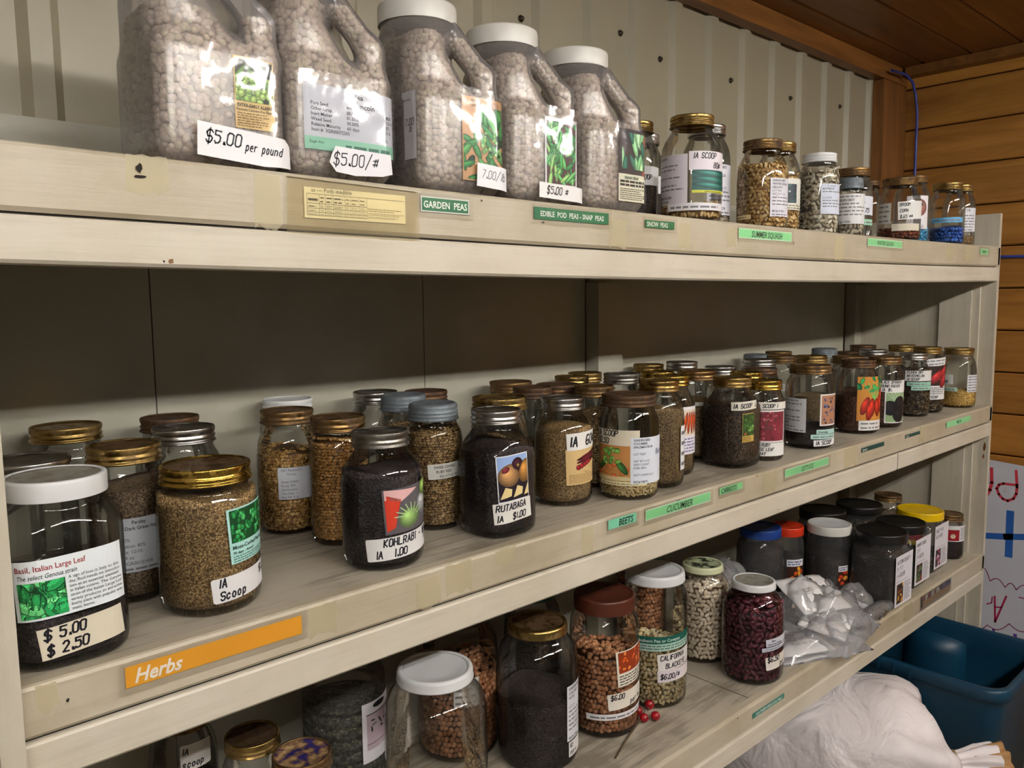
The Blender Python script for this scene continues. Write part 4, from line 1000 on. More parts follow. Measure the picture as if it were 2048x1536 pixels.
def blackp(p, W, H):
    r = (-W * .46, -H * .47, W * .46, H * .47); p.clip = r; p.rect(*r, (150, 176, 130)); p.lay += 1
    for k in range(7): p.stroke([(0, H * .1), (W * (-.5 + .16 * k), H * .5)], .0014, (196, 214, 186))
    p.lay += 1
    for cx, cy in ((.05, .12), (-.32, -.02), (.36, -.06), (.0, -.24)): p.blob(W * cx, H * cy, W * .24, W * .26, .2, (38, 34, 38), 14)
    p.stroke([(0, -H * .35), (-W * .1, -H * .47)], .002, (60, 50, 50)); p.blob(W * .35, -H * .42, W * .12, W * .1, 0, (225, 225, 230)); p.clip = None
sticker('br50', .05, 1.12, .075, .52, blackp, (238, 236, 234)); sticker('br50', -.35, 1.15, .52, .68, hands('BLACK SPANISH', 'ROUND RADISH', '  1A  $1.', size=.0062), (236, 234, 232), out=.0004)
jar('wm51', 'jar of dark flat seed with silver lid and WATERMELON 1A SCOOP label', 2.214, .091, Z2, .0434, .0345, .166, 'mason', 'silver', 'melon', .86)
sticker('wm51', -.40, 1.06, .57, .735, hands('FLRIDA GNT', 'WATERMELON', '1A SCOOP', size=.006), (230, 230, 226), out=.0003); sticker('wm51', -.30, 1.0, .495, .555, typed('~'), (160, 206, 186)); sticker('wm51', -.05, 1.0, .425, .49, typed('~'), (160, 206, 186))
jar('wm53', 'jar with gold lid and picture of red watermelon slices', 2.3125, .092, Z2, .0440, .0356, .177, 'mason', 'gold', 'melon', .34)
def wmp(p, W, H):
    p.rect(-W * .5, -H * .18, W * .5, H * .5, (60, 40, 36)); p.lay += 1
    for cx, cy, rt in ((.3, .32, .9), (-.05, .14, .7), (.3, .02, .8)): p.blob(W * cx, H * cy, W * .36, W * .16, rt, (206, 60, 62), 14); p.stroke([(W * (cx - .2), H * (cy - .16)), (W * (cx + .3), H * (cy - .05))], .0012, (226, 226, 214))
    p.bars(-W * .44, -H * .48, W * .44, -H * .22, 4, (110, 110, 114))
sticker('wm53', -.10, 1.05, .28, .72, wmp, (234, 232, 232)); sticker('wm53', -.25, 1.02, .725, .84, typed('~', '~'), (232, 230, 228), rot=.08); sticker('wm53', -.05, 1.04, .21, .29, hands('1A SCOOP', size=.006), (234, 232, 232), out=.0003)
jar('last', 'clear jar with gold lid and a little yellow seed beside the end panel', 2.4755, .066, Z2, .0465, .0385, .167, 'mason', 'gold', 'yellow', .26)
sticker('last', -.85, -.25, .40, .56, hands('1A', '$1.00', size=.007), (224, 224, 218)); sticker('last', .50, 1.05, .27, .56, typed('~', '~', '~', '~', '~', '~'), (224, 224, 228)); sticker('last', -.8, .0, .28, .345, typed('~'), (176, 206, 186))
# jars standing behind, mostly lids showing -----------------------------------
for key, x, y, r, rl, H, lm, lk, seed, fl, lab in (
    ('s2', .173, .164, .0445, .0405, .166, 'silver', 'mason', 'seed_black', .3, 'jar with plain silver lid behind the white-lidded basil jar'),
    ('g3', .2525, .341, .0452, .0398, .172, 'gold', 'mason', None, 0, 'empty jar with gold lid at the back wall behind the basil jar'),
    ('b4', .373, .328, .0453, .0364, .171, 'rust_brown', 'mason', None, 0, 'jar with brown lid at the back wall behind the parsley jar'),
    ('s5', .351, .220, .0455, .0355, .172, 'silver', 'mason', None, 0, 'clear jar with silver lid between the parsley and brown-lidded jars'),
    ('w8', .5575, .3755-.016, .0425, .0362, .175, 'white_enamel', 'mason', None, 0, 'jar with white lid against the back wall behind the parsnip jar'),
    ('s12', .697, .335, .0451, .0352, .176, 'silver', 'mason', None, 0, 'clear jar with silver lid at the back wall beside a zinc-lidded jar'),
    ('z13', .687, .2425, .0435, .0348, .180, 'zinc', 'zinc', 'chard', .8, 'zinc-lidded jar of brown seed behind the Swiss chard jar'),
    ('b14', .800, .339, .0453, .0362, .168, 'rust_brown', 'mason', None, 0, 'jar with rusty brown lid at the back wall behind two zinc lids'),
    ('g17', .795, .146, .0442, .0414, .174, 'gold', 'mason', 'chard', .7, 'wide jar with gold-brown lid just behind the rutabaga jar'),
    ('g18', .997, .342, .0462, .0395, .168, 'gold_brown', 'mason', None, 0, 'jar with dull gold lid at the back wall behind the rutabaga jar'),
    ('g19', .936, .221, .0438, .0335, .172, 'rust_brown', 'mason', 'seed_carrot', .5, 'jar with rusty lid and pale ring behind the purple pod jar'),
    ('b20', 1.024, .247, .0440, .0385, .168, 'rust_brown', 'mason', 'chard', .5, 'jar with dark brown lid behind the rusty lid with pale ring'),
    ('g22', 1.0265, .1615, .0420, .0340, .171, 'gold_brown', 'mason', 'chard', .8, 'jar of brown seed between the purple pod and cucumber jars'),
    ('g24', 1.196, .337, .0452, .0338, .171, 'gold', 'mason', None, 0, 'jar with gold lid at the back wall beside the upright post'),
    ('g25', 1.110, .293, .0445, .0325, .173, 'gold', 'mason', None, 0, 'jar with gold lid in front of the one beside the upright post'),
    ('s26', 1.162, .2145, .0452, .0332, .179, 'pewter', 'mason', None, 0, 'jar with tarnished silver lid behind the cucumber jar'),
    ('g27', 1.1035, .083, .0440, .0345, .180, 'gold', 'mason', 'seed_carrot', .78, 'jar full of carrot seed with gold lid right after the cucumber jar'),
    ('g28', 1.265, .209, .0453, .0325, .176, 'bright_gold', 'mason', 'seed_carrot', .5, 'jar with bright gold lid behind the two carrot jars'),
    ('g29', 1.4265, .356, .0455, .0341, .172, 'gold', 'mason', None, 0, 'gold-lidded jar at the back wall just past the upright post'),
    ('g30', 1.192, .122, .0430, .0325, .179, 'bright_gold', 'mason', 'seed_carrot', .6, 'jar with red carrot picture and gold lid squeezed behind the carrot seed jar'),
    ('s31', 1.419, .261, .0434, .0330, .183, 'silver', 'mason', None, 0, 'jar with silver lid in the back rank above the carrots tag'),
    ('s33', 1.542, .245, .0460, .0340, .166, 'silver', 'mason', None, 0, 'jar with silver lid behind the dark lettuce seed jar'),
    ('g36', 1.495, .152, .0445, .0337, .162, 'bright_gold', 'mason', 'seed_lettuce', .6, 'jar with bright gold lid directly behind the red lettuce jar'),
    ('b37', 1.621, .192, .0465, .0360, .160, 'rust_brown', 'mason', 'seed_lettuce', .5, 'jar with brown lid behind the red lettuce and blue flower jars'),
    ('s38', 1.708, .246, .0455, .0373, .172, 'silver', 'mason', None, 0, 'jar with broad silver lid in the back rank above the lettuce tag'),
    ('z39', 1.865, .347, .0456, .0338, .171, 'zinc', 'zinc', None, 0, 'zinc-lidded jar at the back wall behind the broad silver lid'),
    ('b40', 1.827, .256, .0462, .0353, .173, 'gold_brown', 'mason', 'seed_lettuce', .3, 'jar with bronze lid and 1A sticker behind the blue flower jar'),
    ('g41', 1.976, .347, .0458, .0340, .172, 'gold_brown', 'mason', None, 0, 'jar at the back wall right behind the bronze lid with 1A sticker'),
    ('g42', 1.7755, .151, .0455, .0345, .181, 'gold', 'mason', 'seed_carrot', .5, 'jar with shiny gold lid peeking over the blue flower jar'),
    ('z44', 2.101, .281, .0460, .0338, .177, 'zinc', 'zinc', None, 0, 'zinc-lidded jar at the back near the dark gap in the panels'),
    ('g45', 2.001, .168, .0445, .0390, .166, 'gold_brown', 'mason', 'seed_radish', .5, 'jar with gold-brown lid behind the red radish picture jar'),
    ('b47', 2.224, .263, .0450, .0352, .162, 'rust_brown', 'mason', None, 0, 'jar with brown lid in the back rank behind the black radish jar'),
    ('s48', 2.174, .1795, .0445, .0357, .173, 'silver', 'mason', 'seed_radish', .4, 'jar with silver lid between the black radish and watermelon jars'),
    ('b49', 2.401, .308, .0454, .0368, .170, 'rust_brown', 'mason', None, 0, 'jar with dark brown lid in the far back corner of the middle shelf'),
    ('g52', 2.410, .198, .0437, .0370, .174, 'gold', 'mason', None, 0, 'jar with gold lid behind the watermelon slice jar')):
    jar(key, lab, x, y, Z2, r, rl, H, lk, lm, seed, fl)
def carrp(p, W, H):
    r = (-W * .42, -H * .1, W * .42, H * .44); p.rect(*r, (226, 210, 190)); p.lay += 1
    for k in range(5): p.blob(W * (-.3 + .15 * k), H * .16, W * .07, H * .24, .1 * (k - 2), (222, 84, 30), 10)
    p.bars(-W * .42, -H * .46, W * .42, -H * .14, 5, (120, 110, 160))
sticker('g30', .38, 1.05, .22, .70, carrp, (232, 228, 232)); sticker('g27', .84, 1.2, .16, .58, typed('~', '~', '~', '~'), (232, 230, 230))
sticker('b40', -.1, .4, .52, .62, hands('1A', size=.007), (222, 220, 216)); sticker('parsley', .9, 1.2, .45, .6, None, (60, 90, 170))

# ------------------------------------------------------------------ top shelf jars
G1 = 'seed jars on the top shelf'
def tz(x): return Z1 + sag(x)
def j1(key, label, x, y, r, rl, H, *a, **k): return jar(key, label, x, y, tz(x), r, rl, H, *a, group=G1, **k)
j1('t_a', 'dark-filled jar with gold lid half hidden behind the snow pea jug', 1.133, .165, .044, .035, .178, 'mason', 'gold', 'seed_black', .5)
sticker('t_a', .1, 1.05, .38, .56, hands('SCOOP', size=.008), (226, 226, 226))
j1('t_b', 'small jar of black seed with white lid behind the squash jars', 1.232, .222, .040, .031, .178, 'mason', 'silver', 'seed_black', .5)
sticker('t_b', .0, 1.05, .38, .56, hands('F', size=.008), (226, 226, 226))
j1('t_c', 'big clear jar with gold lid, 1A SCOOP 80 cent label and green squash picture', 1.164, .064, .0505, .0365, .176, 'mason', 'gold', 'squash', .13)
def sqp(p, W, H):
    p.clip = (-W / 2, -H / 2, W / 2, H / 2); p.rect(-W / 2, -H * .4, W / 2, H / 2, (30, 90, 86)); p.lay += 1
    for k in range(3): p.blob(W * .03, H * (.34 - .26 * k), W * .55, H * .13, -.06, (40, 128, 116), 16); p.blob(W * .03, H * (.38 - .26 * k), W * .45, H * .04, -.06, (80, 168, 150), 14)
    p.rect(-W * .5, -H * .5, W * .5, -H * .38, (206, 206, 60)); p.lay += 1; p.text('FORDHOOK ZUCCHINI', 0, -H * .48, H * .1, (40, 50, 20), .01, 0, 1, W * .95, 'c'); p.clip = None
sticker('t_c', .02, 1.05, .26, .47, sqp, (206, 200, 70)); sticker('t_c', -.08, 1.05, .47, .64, hands(('1A SCOOP', .08), ('80\u00a2', .5), size=.0085), (226, 216, 222))
sticker('t_c', -1.1, -.12, .17, .62, typed('*CROOKNECK', '', '~', '~', '', '~', '', '~', '~', '', '*PACKED FOR 2001', '*SELL BY 11/2001'), (214, 206, 214)); sticker('t_c', -.75, 1.0, .10, .17, typed('~'), (224, 220, 222))
j1('t_d', 'jar with silver lid and SQUASH COCOZELLE label behind the big squash jar', 1.349, .160, .046, .036, .200, 'mason', 'silver', 'squash_white', .22)
sticker('t_d', .05, 1.08, .15, .62, typed('*GARDEN BEST', '*SQUASH', '*COCOZELLE', '', 'LOT 9882', 'NET WT 4 OZ', '~', '~', '~', '', '*REC# R82276', '~'), (230, 228, 236))
j1('t_e', 'jar full of tan flat seed with gold-brown lid and DELICATA label', 1.410, .075, .0470, .0360, .168, 'mason', 'gold_brown', 'squash', .80)
sticker('t_e', .32, 1.1, .14, .56, typed('*GARDEN BEST', '*WINTER SQUASH', '*DELICATA', 'LOT 9892', 'NET WT 4 OZ', '~', '~', '~', '', '*REC# H14576', '~'), (226, 222, 232)); sticker('t_e', -.95, -.4, .12, .17, typed('~'), (214, 190, 140))
j1('t_f', 'jar of flat tan seed with gold lid and dark pumpkin picture', 1.537, .114, .044, .0345, .183, 'mason', 'gold', 'squash', .66)
def dkp(p, W, H):
    p.rect(-W * .42, -H * .28, W * .1, H * .32, (26, 44, 54)); p.lay += 1; p.scatter((-W * .4, -H * .26, W * .08, H * .3), 8, (.003, .005), (.003, .004), [(30, 60, 56), (44, 74, 80), (14, 26, 36)]); p.lay += 1; p.ell(-W * .16, H * .08, .0018, .0018, 0, (210, 220, 220)); p.bars(-W * .45, -H * .48, W * .45, -H * .32, 2, (140, 130, 90))
sticker('t_f', .0, 1.05, .26, .60, dkp, (224, 222, 214))
j1('t_g', 'jar of white flat seed with white lid and Cup Squash lettering', 1.660, .088, .0415, .0350, .172, 'mason', 'white_enamel', 'squash_white', .86)
sticker('t_g', .12, 1.06, .26, .62, typed('      *C. maxima', '*BUTTERCUP', '~', '', 'Lot: 8 09%', '~', '~', '~', '', '     ~'), (212, 218, 234)); sticker('t_g', -.92, .0, .28, .46, hands('CUP', 'Squash', size=.0085), None)
j1('t_h', 'clear jar with worn gold lid behind the small zinc-lidded jar', 1.856, .105, .0440, .0375, .162, 'mason', 'gold_brown', None, 0)
sticker('t_h', .15, 1.05, .34, .60, both(typed('*Seed', '*Summer', '', '', ''), hands('', 'A   75', size=.009)), (220, 222, 232)); sticker('t_h', .15, 1.05, .20, .28, typed('~'), (156, 206, 176))
j1('t_zn', 'small zinc-lidded jar wrapped in a pale label holding white seed', 1.752, .062, .0300, .0275, .128, 'zinc', 'zinc', 'squash_white', .22)
sticker('t_zn', -.9, 1.0, .22, .72, typed('~', '*GARDEN BEST', '~', '~', '~', '~', '', '*REC# 17500'), (222, 220, 220))
j1('t_i', 'jar with small dark lid behind the broom corn jar', 2.045, .155, .036, .029, .155, 'mason', 'rust_brown', None, 0)
j1('t_j', 'jar with worn gold lid and BROOM CORN label', 2.024, .066, .0485, .0395, .150, 'mason', 'gold_brown', 'redcorn', .16)
sticker('t_j', -.05, .98, .34, .62, hands('BROOM', 'CORN', '$.65 ##', size=.0068), (226, 224, 220), rot=.05, out=.0003); sticker('t_j', -.3, .9, .16, .27, None, (214, 206, 186)); sticker('t_j', -.9, -.35, .28, .60, typed('*~', '~', '~', '~'), (196, 196, 190))
j1('t_k', 'jar with orange pumpkin face picture and light blue seed', 2.205, .108, .0440, .036, .175, 'mason', 'gold_brown', 'cyan', .26)
def pumpk(p, W, H):
    p.blob(0, H * .14, W * .40, H * .27, 0, (214, 120, 96), 20); p.blob(0, H * .18, W * .32, H * .2, 0, (230, 190, 178), 16); p.lay += 1
    p.rect(-W * .06, H * .38, W * .06, H * .46, (206, 200, 196))
    for e in (-.14, .16): p.add([(W * (e - .06), H * .2), (W * (e + .06), H * .2), (W * e, H * .28)], (30, 24, 26))
    p.add([(-W * .05, H * .08), (W * .07, H * .1), (W * .01, H * .16)], (30, 24, 26)); p.stroke([(-W * .2, H * .04), (-W * .05, -H * .03), (W * .12, -H * .02), (W * .22, H * .06)], .0012, (120, 40, 40))
    p.lay += 1; p.hand('J-A-L', -W * .36, -H * .30, .0065, (50, 50, 60)); p.bars(-W * .1, -H * .46, W * .4, -H * .36, 2)
sticker('t_k', -.25, .85, .22, .70, pumpk, (232, 226, 230))
j1('t_l', 'jar with gold lid, blue tape and royal blue seed heaped to one side', 2.345, .070, .0435, .0370, .164, 'mason', 'gold', 'blue', .28, slope=.25)
sticker('t_l', -.8, .85, .36, .44, typed('~'), (96, 170, 216))
j1('t_m', 'gold-lidded jar with a narrow printed label at the far end of the top shelf', 2.478, .085, .0420, .0345, .170, 'mason', 'gold', 'chard', .14)
sticker('t_m', .25, .95, .24, .62, both(typed('', '', '~', '~', '~', '~', '~', '~'), hands('F 1 K', '', '', '', '', size=.006)), (226, 226, 232))

# ------------------------------------------------------------------ low shelf jars
G3 = 'bulk jars on the low shelf'
def j3(key, label, x, y, r, rl, H, *a, **k): return jar(key, label, x, y, Z3, r, rl, H, *a, group=G3, **k)
j3('l_a2', 'dim jar with 1A scoop sticker under the herb end of the low shelf', .368, .335, .045, .036, .20, 'mason', 'gold_brown', 'seed_lettuce', .5)
sticker('l_a2', -.1, .75, .68, .86, hands('1A', 'scoop', size=.0085), (206, 202, 196), corner=.002)
j3('l_a', 'jar with black-gold tarnished lid at the herb end of the low shelf', .436, .262, .0440, .0364, .17, 'mason', 'gold', None, 0, disc='rust_brown')
j3('l_a3', 'jar with tan lid stained with blue ink', .462, .170, .0440, .0380, .172, 'mason', 'gold_brown', None, 0, disc='ink_disc' if 'ink_disc' in MATS else 'rust_brown')
j3('l_a4', 'ribbed clear plastic jug of grey-green seed beside the empty white-lidded jar', .602, .300, .064, .045, .245, 'plastic', 'white_plastic', 'seed_greygreen', .62, glass='clear_plastic', name='plastic_jug', ribs=True)
def a4p(p, W, H):
    p.ell(-W * .05, H * .42, W * .2, H * .05, 0, (30, 30, 44)); p.rect(-W * .4, -H * .3, W * .45, H * .3, (188, 168, 180)); p.lay += 1
    p.stroke([(-W * .4, H * .3), (W * .45, H * .3)], .0016, (40, 36, 40)); p.stroke([(-W * .4, -H * .2), (W * .2, -H * .2)], .001, (40, 36, 40)); p.scatter((-W * .3, -H * .1, W * .45, H * .2), 16, (.002, .006), (.001, .002), [(40, 34, 40), (90, 110, 84), (60, 44, 50)])
sticker('l_a4', .38, 1.0, .28, .66, a4p, (224, 220, 226))
j3('l_b', 'almost empty round jar with rust-spotted white lid on the low shelf', .655, .135, .0740, .0550, .238, 'flat', 'white_enamel', 'chard', .05, lidh=.016, disc='white_enamel')
j3('l_b2', 'dark gallon jar of brown beans behind the collard jar', .808, .278, .0690, .0540, .238, 'flat', 'rust_brown', 'brownbean', .62)
sticker('l_b2', -.1, .5, .42, .62, typed('*SEED', '~', '~', '~'), (206, 204, 198))
j3('l_c', 'tall jar of black collard seed with old brass lid', .886, .162, .0668, .0500, .232, 'flat', 'gold', 'seed_collard', .50, lidh=.016, disc='gold_brown', glass='jar_glass_old')
sticker('l_c', .70, 1.12, .20, .60, typed('*GARDEN BEST', '*COLLARD', '*VATES', '', 'LOT 7', '~', '~', '~', '~', '~', '', '*REC# 1540'), (220, 222, 228)); sticker('l_c', .74, 1.05, .08, .19, hands('$2', 'PER #', size=.006), (228, 226, 224))
j3('l_d', 'jar of round brown beans with brown plastic lid and orange bean picture', 1.040, .150, .0615, .0540, .243, 'plastic', 'brown_plastic', 'brownbean', .62, lidh=.026)
def obp(p, W, H):
    r = (-W * .45, -H * .12, W * .45, H * .47); p.rect(*r, (150, 56, 24)); p.lay += 1; p.scatter(r, 26, (.0028, .004), (.0022, .003), [(222, 96, 36), (200, 76, 26), (236, 126, 60)]); p.lay += 1; p.bars(-W * .45, -H * .47, W * .45, -H * .16, 4, (90, 80, 70))
sticker('l_d', .35, 1.0, .40, .66, obp, (232, 226, 210), rot=.08); sticker('l_d', .10, 1.08, .24, .36, hands('$6.00', ('per #', .45), size=.0085), (232, 224, 210), rot=.10, out=.0004); sticker('l_d', -.5, 1.05, .155, .20, typed('~'), (226, 222, 222), rot=.04)
j3('l_e', 'jar of black-eyed peas with white lid and CALIFORNIA BLACKEYE $6.00 label', 1.185, .150, .0605, .0560, .250, 'flat', 'white_enamel', 'blackeye', .44, lidh=.018)
def sop(p, W, H):
    p.rect(-W / 2, -H * .5, W / 2, H * .0, (178, 206, 190)); p.rect(-W / 2, H * .0, W / 2, H * .5, (24, 92, 78)); p.lay += 1; p.text('Southern Pea or Cowpea', -W * .45, H * .12, H * .3, (226, 236, 226), .01, 0, 1, W * .85); p.bars(-W * .45, -H * .42, W * .45, -H * .05, 2, (70, 110, 100))
sticker('l_e', -.62, 1.08, .46, .57, sop, (24, 92, 78), rot=.04); sticker('l_e', .10, 1.1, .32, .445, hands('CALIFORNIA', '  BLACKEYE', size=.0085), (232, 226, 222), rot=.08, out=.0004); sticker('l_e', .10, 1.06, .225, .315, hands('$6.00/#', size=.009), (226, 216, 220), rot=.05, out=.0004)
j3('l_f', 'jar full of white beans with pale green printed lid', 1.404, .192, .0575, .0428, .200, 'flat', 'cream_enamel', 'white_bean', .90, disc='ink_disc2' if 'ink_disc2' in MATS else 'pewter')
j3('l_g', 'jar full of dark red kidney beans with white lid and $6.50 label', 1.400, .069, .0605, .0430, .196, 'flat', 'white_enamel', 'kidney', .86, disc='grey_disc')
sticker('l_g', .42, 1.08, .425, .50, typed('*      Bean', '*Dark Red Kidney'), (206, 206, 216), rot=.08); sticker('l_g', .30, 1.08, .375, .415, typed('LOT 70003941 NET'), (196, 198, 210), rot=.08); sticker('l_g', .42, 1.10, .185, .32, hands('$6.50', (' per #', .4), size=.0095), (232, 224, 214), rot=.10, out=.0004, corner=.0015)
j3('l_h', 'dark jar with green lid behind the white bean jar', 1.352, .315, .055, .045, .215, 'plastic', 'green_plastic', 'brownbean', .7)
j3('l_h2', 'jar with green lid in shadow behind the brown bean jar', 1.010, .305, .056, .046, .225, 'plastic', 'green_plastic', 'seed_lettuce', .6)
j3('l_i', 'dark-filled plastic jar with blue lid behind the zip bags', 1.735, .250, .056, .0495, .200, 'plastic', 'blue_plastic', 'seed_black', .8, glass='clear_plastic', name='plastic_jar')
j3('l_j', 'plastic jar with red lid between the blue and white lids', 1.868, .250, .042, .040, .176, 'plastic', 'red_plastic', 'seed_black', .6, glass='clear_plastic', name='plastic_jar')
def flp(p, W, H):
    p.rect(-W * .5, -H * .5, W * .5, H * .2, (60, 30, 20)); p.lay += 1; p.scatter((-W * .5, -H * .5, W * .5, H * .2), 9, (.004, .007), (.004, .006), [(210, 90, 30), (190, 60, 30), (226, 150, 50)]); p.bars(-W * .45, H * .24, W * .45, H * .46, 2, (60, 80, 150))
sticker('l_j', .0, .9, .22, .55, flp, (230, 228, 228))
j3('l_k', 'clear plastic jar of dark seed with torn white lid behind the bags', 1.930, .170, .0535, .0530, .185, 'plastic', 'white_plastic', 'seed_collard', .62, 'round', glass='clear_plastic', name='plastic_jar', disc='white_enamel')
sticker('l_k', .45, .85, .22, .48, flp, (230, 228, 228))
j3('l_l', 'plastic jar with black lid at the back between white and black lids', 2.045, .245, .064, .060, .185, 'plastic', 'black_plastic', 'seed_black', .7, glass='clear_plastic', name='plastic_jar')
j3('l_m', 'plastic jar of tan and brown seed with black lid behind the yellow lid', 2.195, .212, .064, .061, .180, 'plastic', 'black_plastic', 'melon', .80, glass='clear_plastic', name='plastic_jar')
j3('l_n', 'small jar with brass lid at the back behind the yellow lid', 2.395, .215, .044, .0375, .170, 'mason', 'gold_brown', 'seed_pale', .7)
j3('l_p', 'square plastic jar with black lid and flower paper, nearest the bags', 1.972, .057, .0555, .0600, .182, 'plastic', 'black_plastic', 'seed_collard', .92, 'box', glass='clear_plastic', name='plastic_jar', style='wide')
j3('l_q', 'square plastic jar with black lid and handwritten flower paper, beside the yellow-lidded jar', 2.146, .078, .0555, .0610, .166, 'plastic', 'black_plastic', 'seed_collard', .6, 'box', glass='clear_plastic', name='plastic_jar', style='wide')
j3('l_o', 'square plastic jar with yellow lid, yellow and red wrapper and white paper', 2.303, .090, .0555, .0600, .166, 'plastic', 'yellow_plastic', 'seed_greygreen', .30, 'box', glass='clear_plastic', name='plastic_jar', style='wide')
j3('l_r', 'small jar with brass lid and red flower label beside the end panel', 2.4615, .065, .038, .0345, .128, 'mason', 'gold_brown', 'seed_black', .35)
sticker('l_r', -.3, 1.0, .42, .78, both(lambda p, W, H: (p.rect(-W * .45, -H * .45, W * .05, H * .25, (150, 24, 34)), p.ell(-W * .2, -H * .15, W * .1, W * .1, 0, (240, 220, 190))), lambda p, W, H: p.bars(W * .1, -H * .4, W * .48, H * .4, 7)), (226, 224, 226))
def face_paper(key, y_off, W, H, zc, paint, xoff=0.0):
    j = JARS[key]; p = Print(); p.rnd = random.Random(sum(map(ord, key)))
    p.rect(-W / 2, -H / 2, W / 2, H / 2, (228, 224, 230)); p.lay = 1; paint(p, W, H)
    p.build('label', j['o'], plane_map((xoff, -y_off, zc), (1, 0, 0), (0, 0, 1)), strip=1.0)
def fpaper(lines, pal):
    def f(p, W, H):
        for i, s in enumerate(lines): p.hand(s, -W * .42, H * (.34 - .13 * i), H * .07, (40, 40, 60), H * .010)
        p.bars(-W * .42, -H * .02, W * .4, H * .0, 1); r = (-W * .40, -H * .45, -W * .02, -H * .06); p.rect(*r, (40, 34, 30)); p.lay += 1
        p.scatter(r, 12, (.004, .008), (.004, .007), pal); p.lay += 1; p.bars(W * .04, -H * .44, W * .44, -H * .06, 9)
    return f
face_paper('l_p', .0572, .100, .125, .072, fpaper(['AUTUMN BEAUTY', '5-7 FT', '1-A $2.00'], [(206, 150, 40), (120, 60, 20), (226, 180, 70), (60, 30, 20)]))
face_paper('l_q', .0572, .100, .120, .074, fpaper(['DWARF SUNFL', '2 FT', '1-A $2.00'], [(80, 120, 60), (120, 40, 40), (60, 90, 50)]))
face_paper('l_o', .0572, .096, .120, .074, fpaper(['SWEET PEA', 'OLD SPICE', ''], [(140, 60, 80), (190, 140, 160), (90, 60, 110)]), .004)
JARS['l_o']['o']
pw = Print(); pw.rect(-.046, -.040, .046, .022, (232, 196, 30)); pw.rect(-.046, .022, .046, .040, (186, 30, 26)); pw.lay = 1; pw.ell(.02, -.028, .010, .009, 0, (150, 24, 22)); pw.hand('CAS', -.02, -.008, .016, (30, 26, 20))
pw.build('wrapper', JARS['l_o']['o'], plane_map((-.0575, 0, .068), (0, -1, 0), (0, 0, 1)), strip=1.0)

# ------------------------------------------------------------------ pea jugs
def surf_nets(F, org, h):
    nx, ny, nz = F.shape
    S = F < 0
    cnt = np.zeros((nx - 1, ny - 1, nz - 1)); acc = np.zeros((nx - 1, ny - 1, nz - 1, 3))
    cs = [(i, j, k) for i in (0, 1) for j in (0, 1) for k in (0, 1)]
    sl = lambda c: tuple(slice(o, n - 1 + o) for o, n in zip(c, F.shape))
    for a in cs:
        for ax in range(3):
            if a[ax]: continue
            b = list(a); b[ax] = 1; b = tuple(b)
            fa, fb = F[sl(a)], F[sl(b)]; m_ = (fa < 0) != (fb < 0)
            t = np.where(m_, fa / np.where(np.abs(fa - fb) < 1e-12, 1, fa - fb), 0)
            for d in range(3): acc[..., d] += m_ * (a[d] + (t if d == ax else 0))
            cnt += m_
    act = cnt > 0; idx = -np.ones(act.shape, int); idx[act] = np.arange(act.sum())
    ijk = np.argwhere(act); V = np.array(org) + h * (ijk + acc[act] / cnt[act][:, None])
    Q = []
    for ax in range(3):
        u, v = (ax + 1) % 3, (ax + 2) % 3
        lo = [slice(None)] * 3; hi = [slice(None)] * 3
        lo[ax] = slice(0, F.shape[ax] - 1); hi[ax] = slice(1, None)
        ch = S[tuple(lo)] != S[tuple(hi)]
        P = np.argwhere(ch)
        P = P[(P[:, u] > 0) & (P[:, v] > 0) & (P[:, u] < F.shape[u] - 1) & (P[:, v] < F.shape[v] - 1)]
        if not len(P): continue
        eu = np.zeros(3, int); eu[u] = 1; ev = np.zeros(3, int); ev[v] = 1
        q = [idx[tuple(p.T)] for p in (P, P - eu, P - eu - ev, P - ev)]
        q = np.stack(q, 1); fl = S[tuple(P.T)]; q[~fl] = q[~fl][:, ::-1]
        Q.append(q)
    return V, np.concatenate(Q)
HA, HZ = .0655, .205      # half width of the jug, height of its shoulder
def smin(a, b, k):
    h_ = np.clip(.5 + .5 * (b - a) / k, 0, 1); return b * (1 - h_) + a * h_ - k * h_ * (1 - h_)
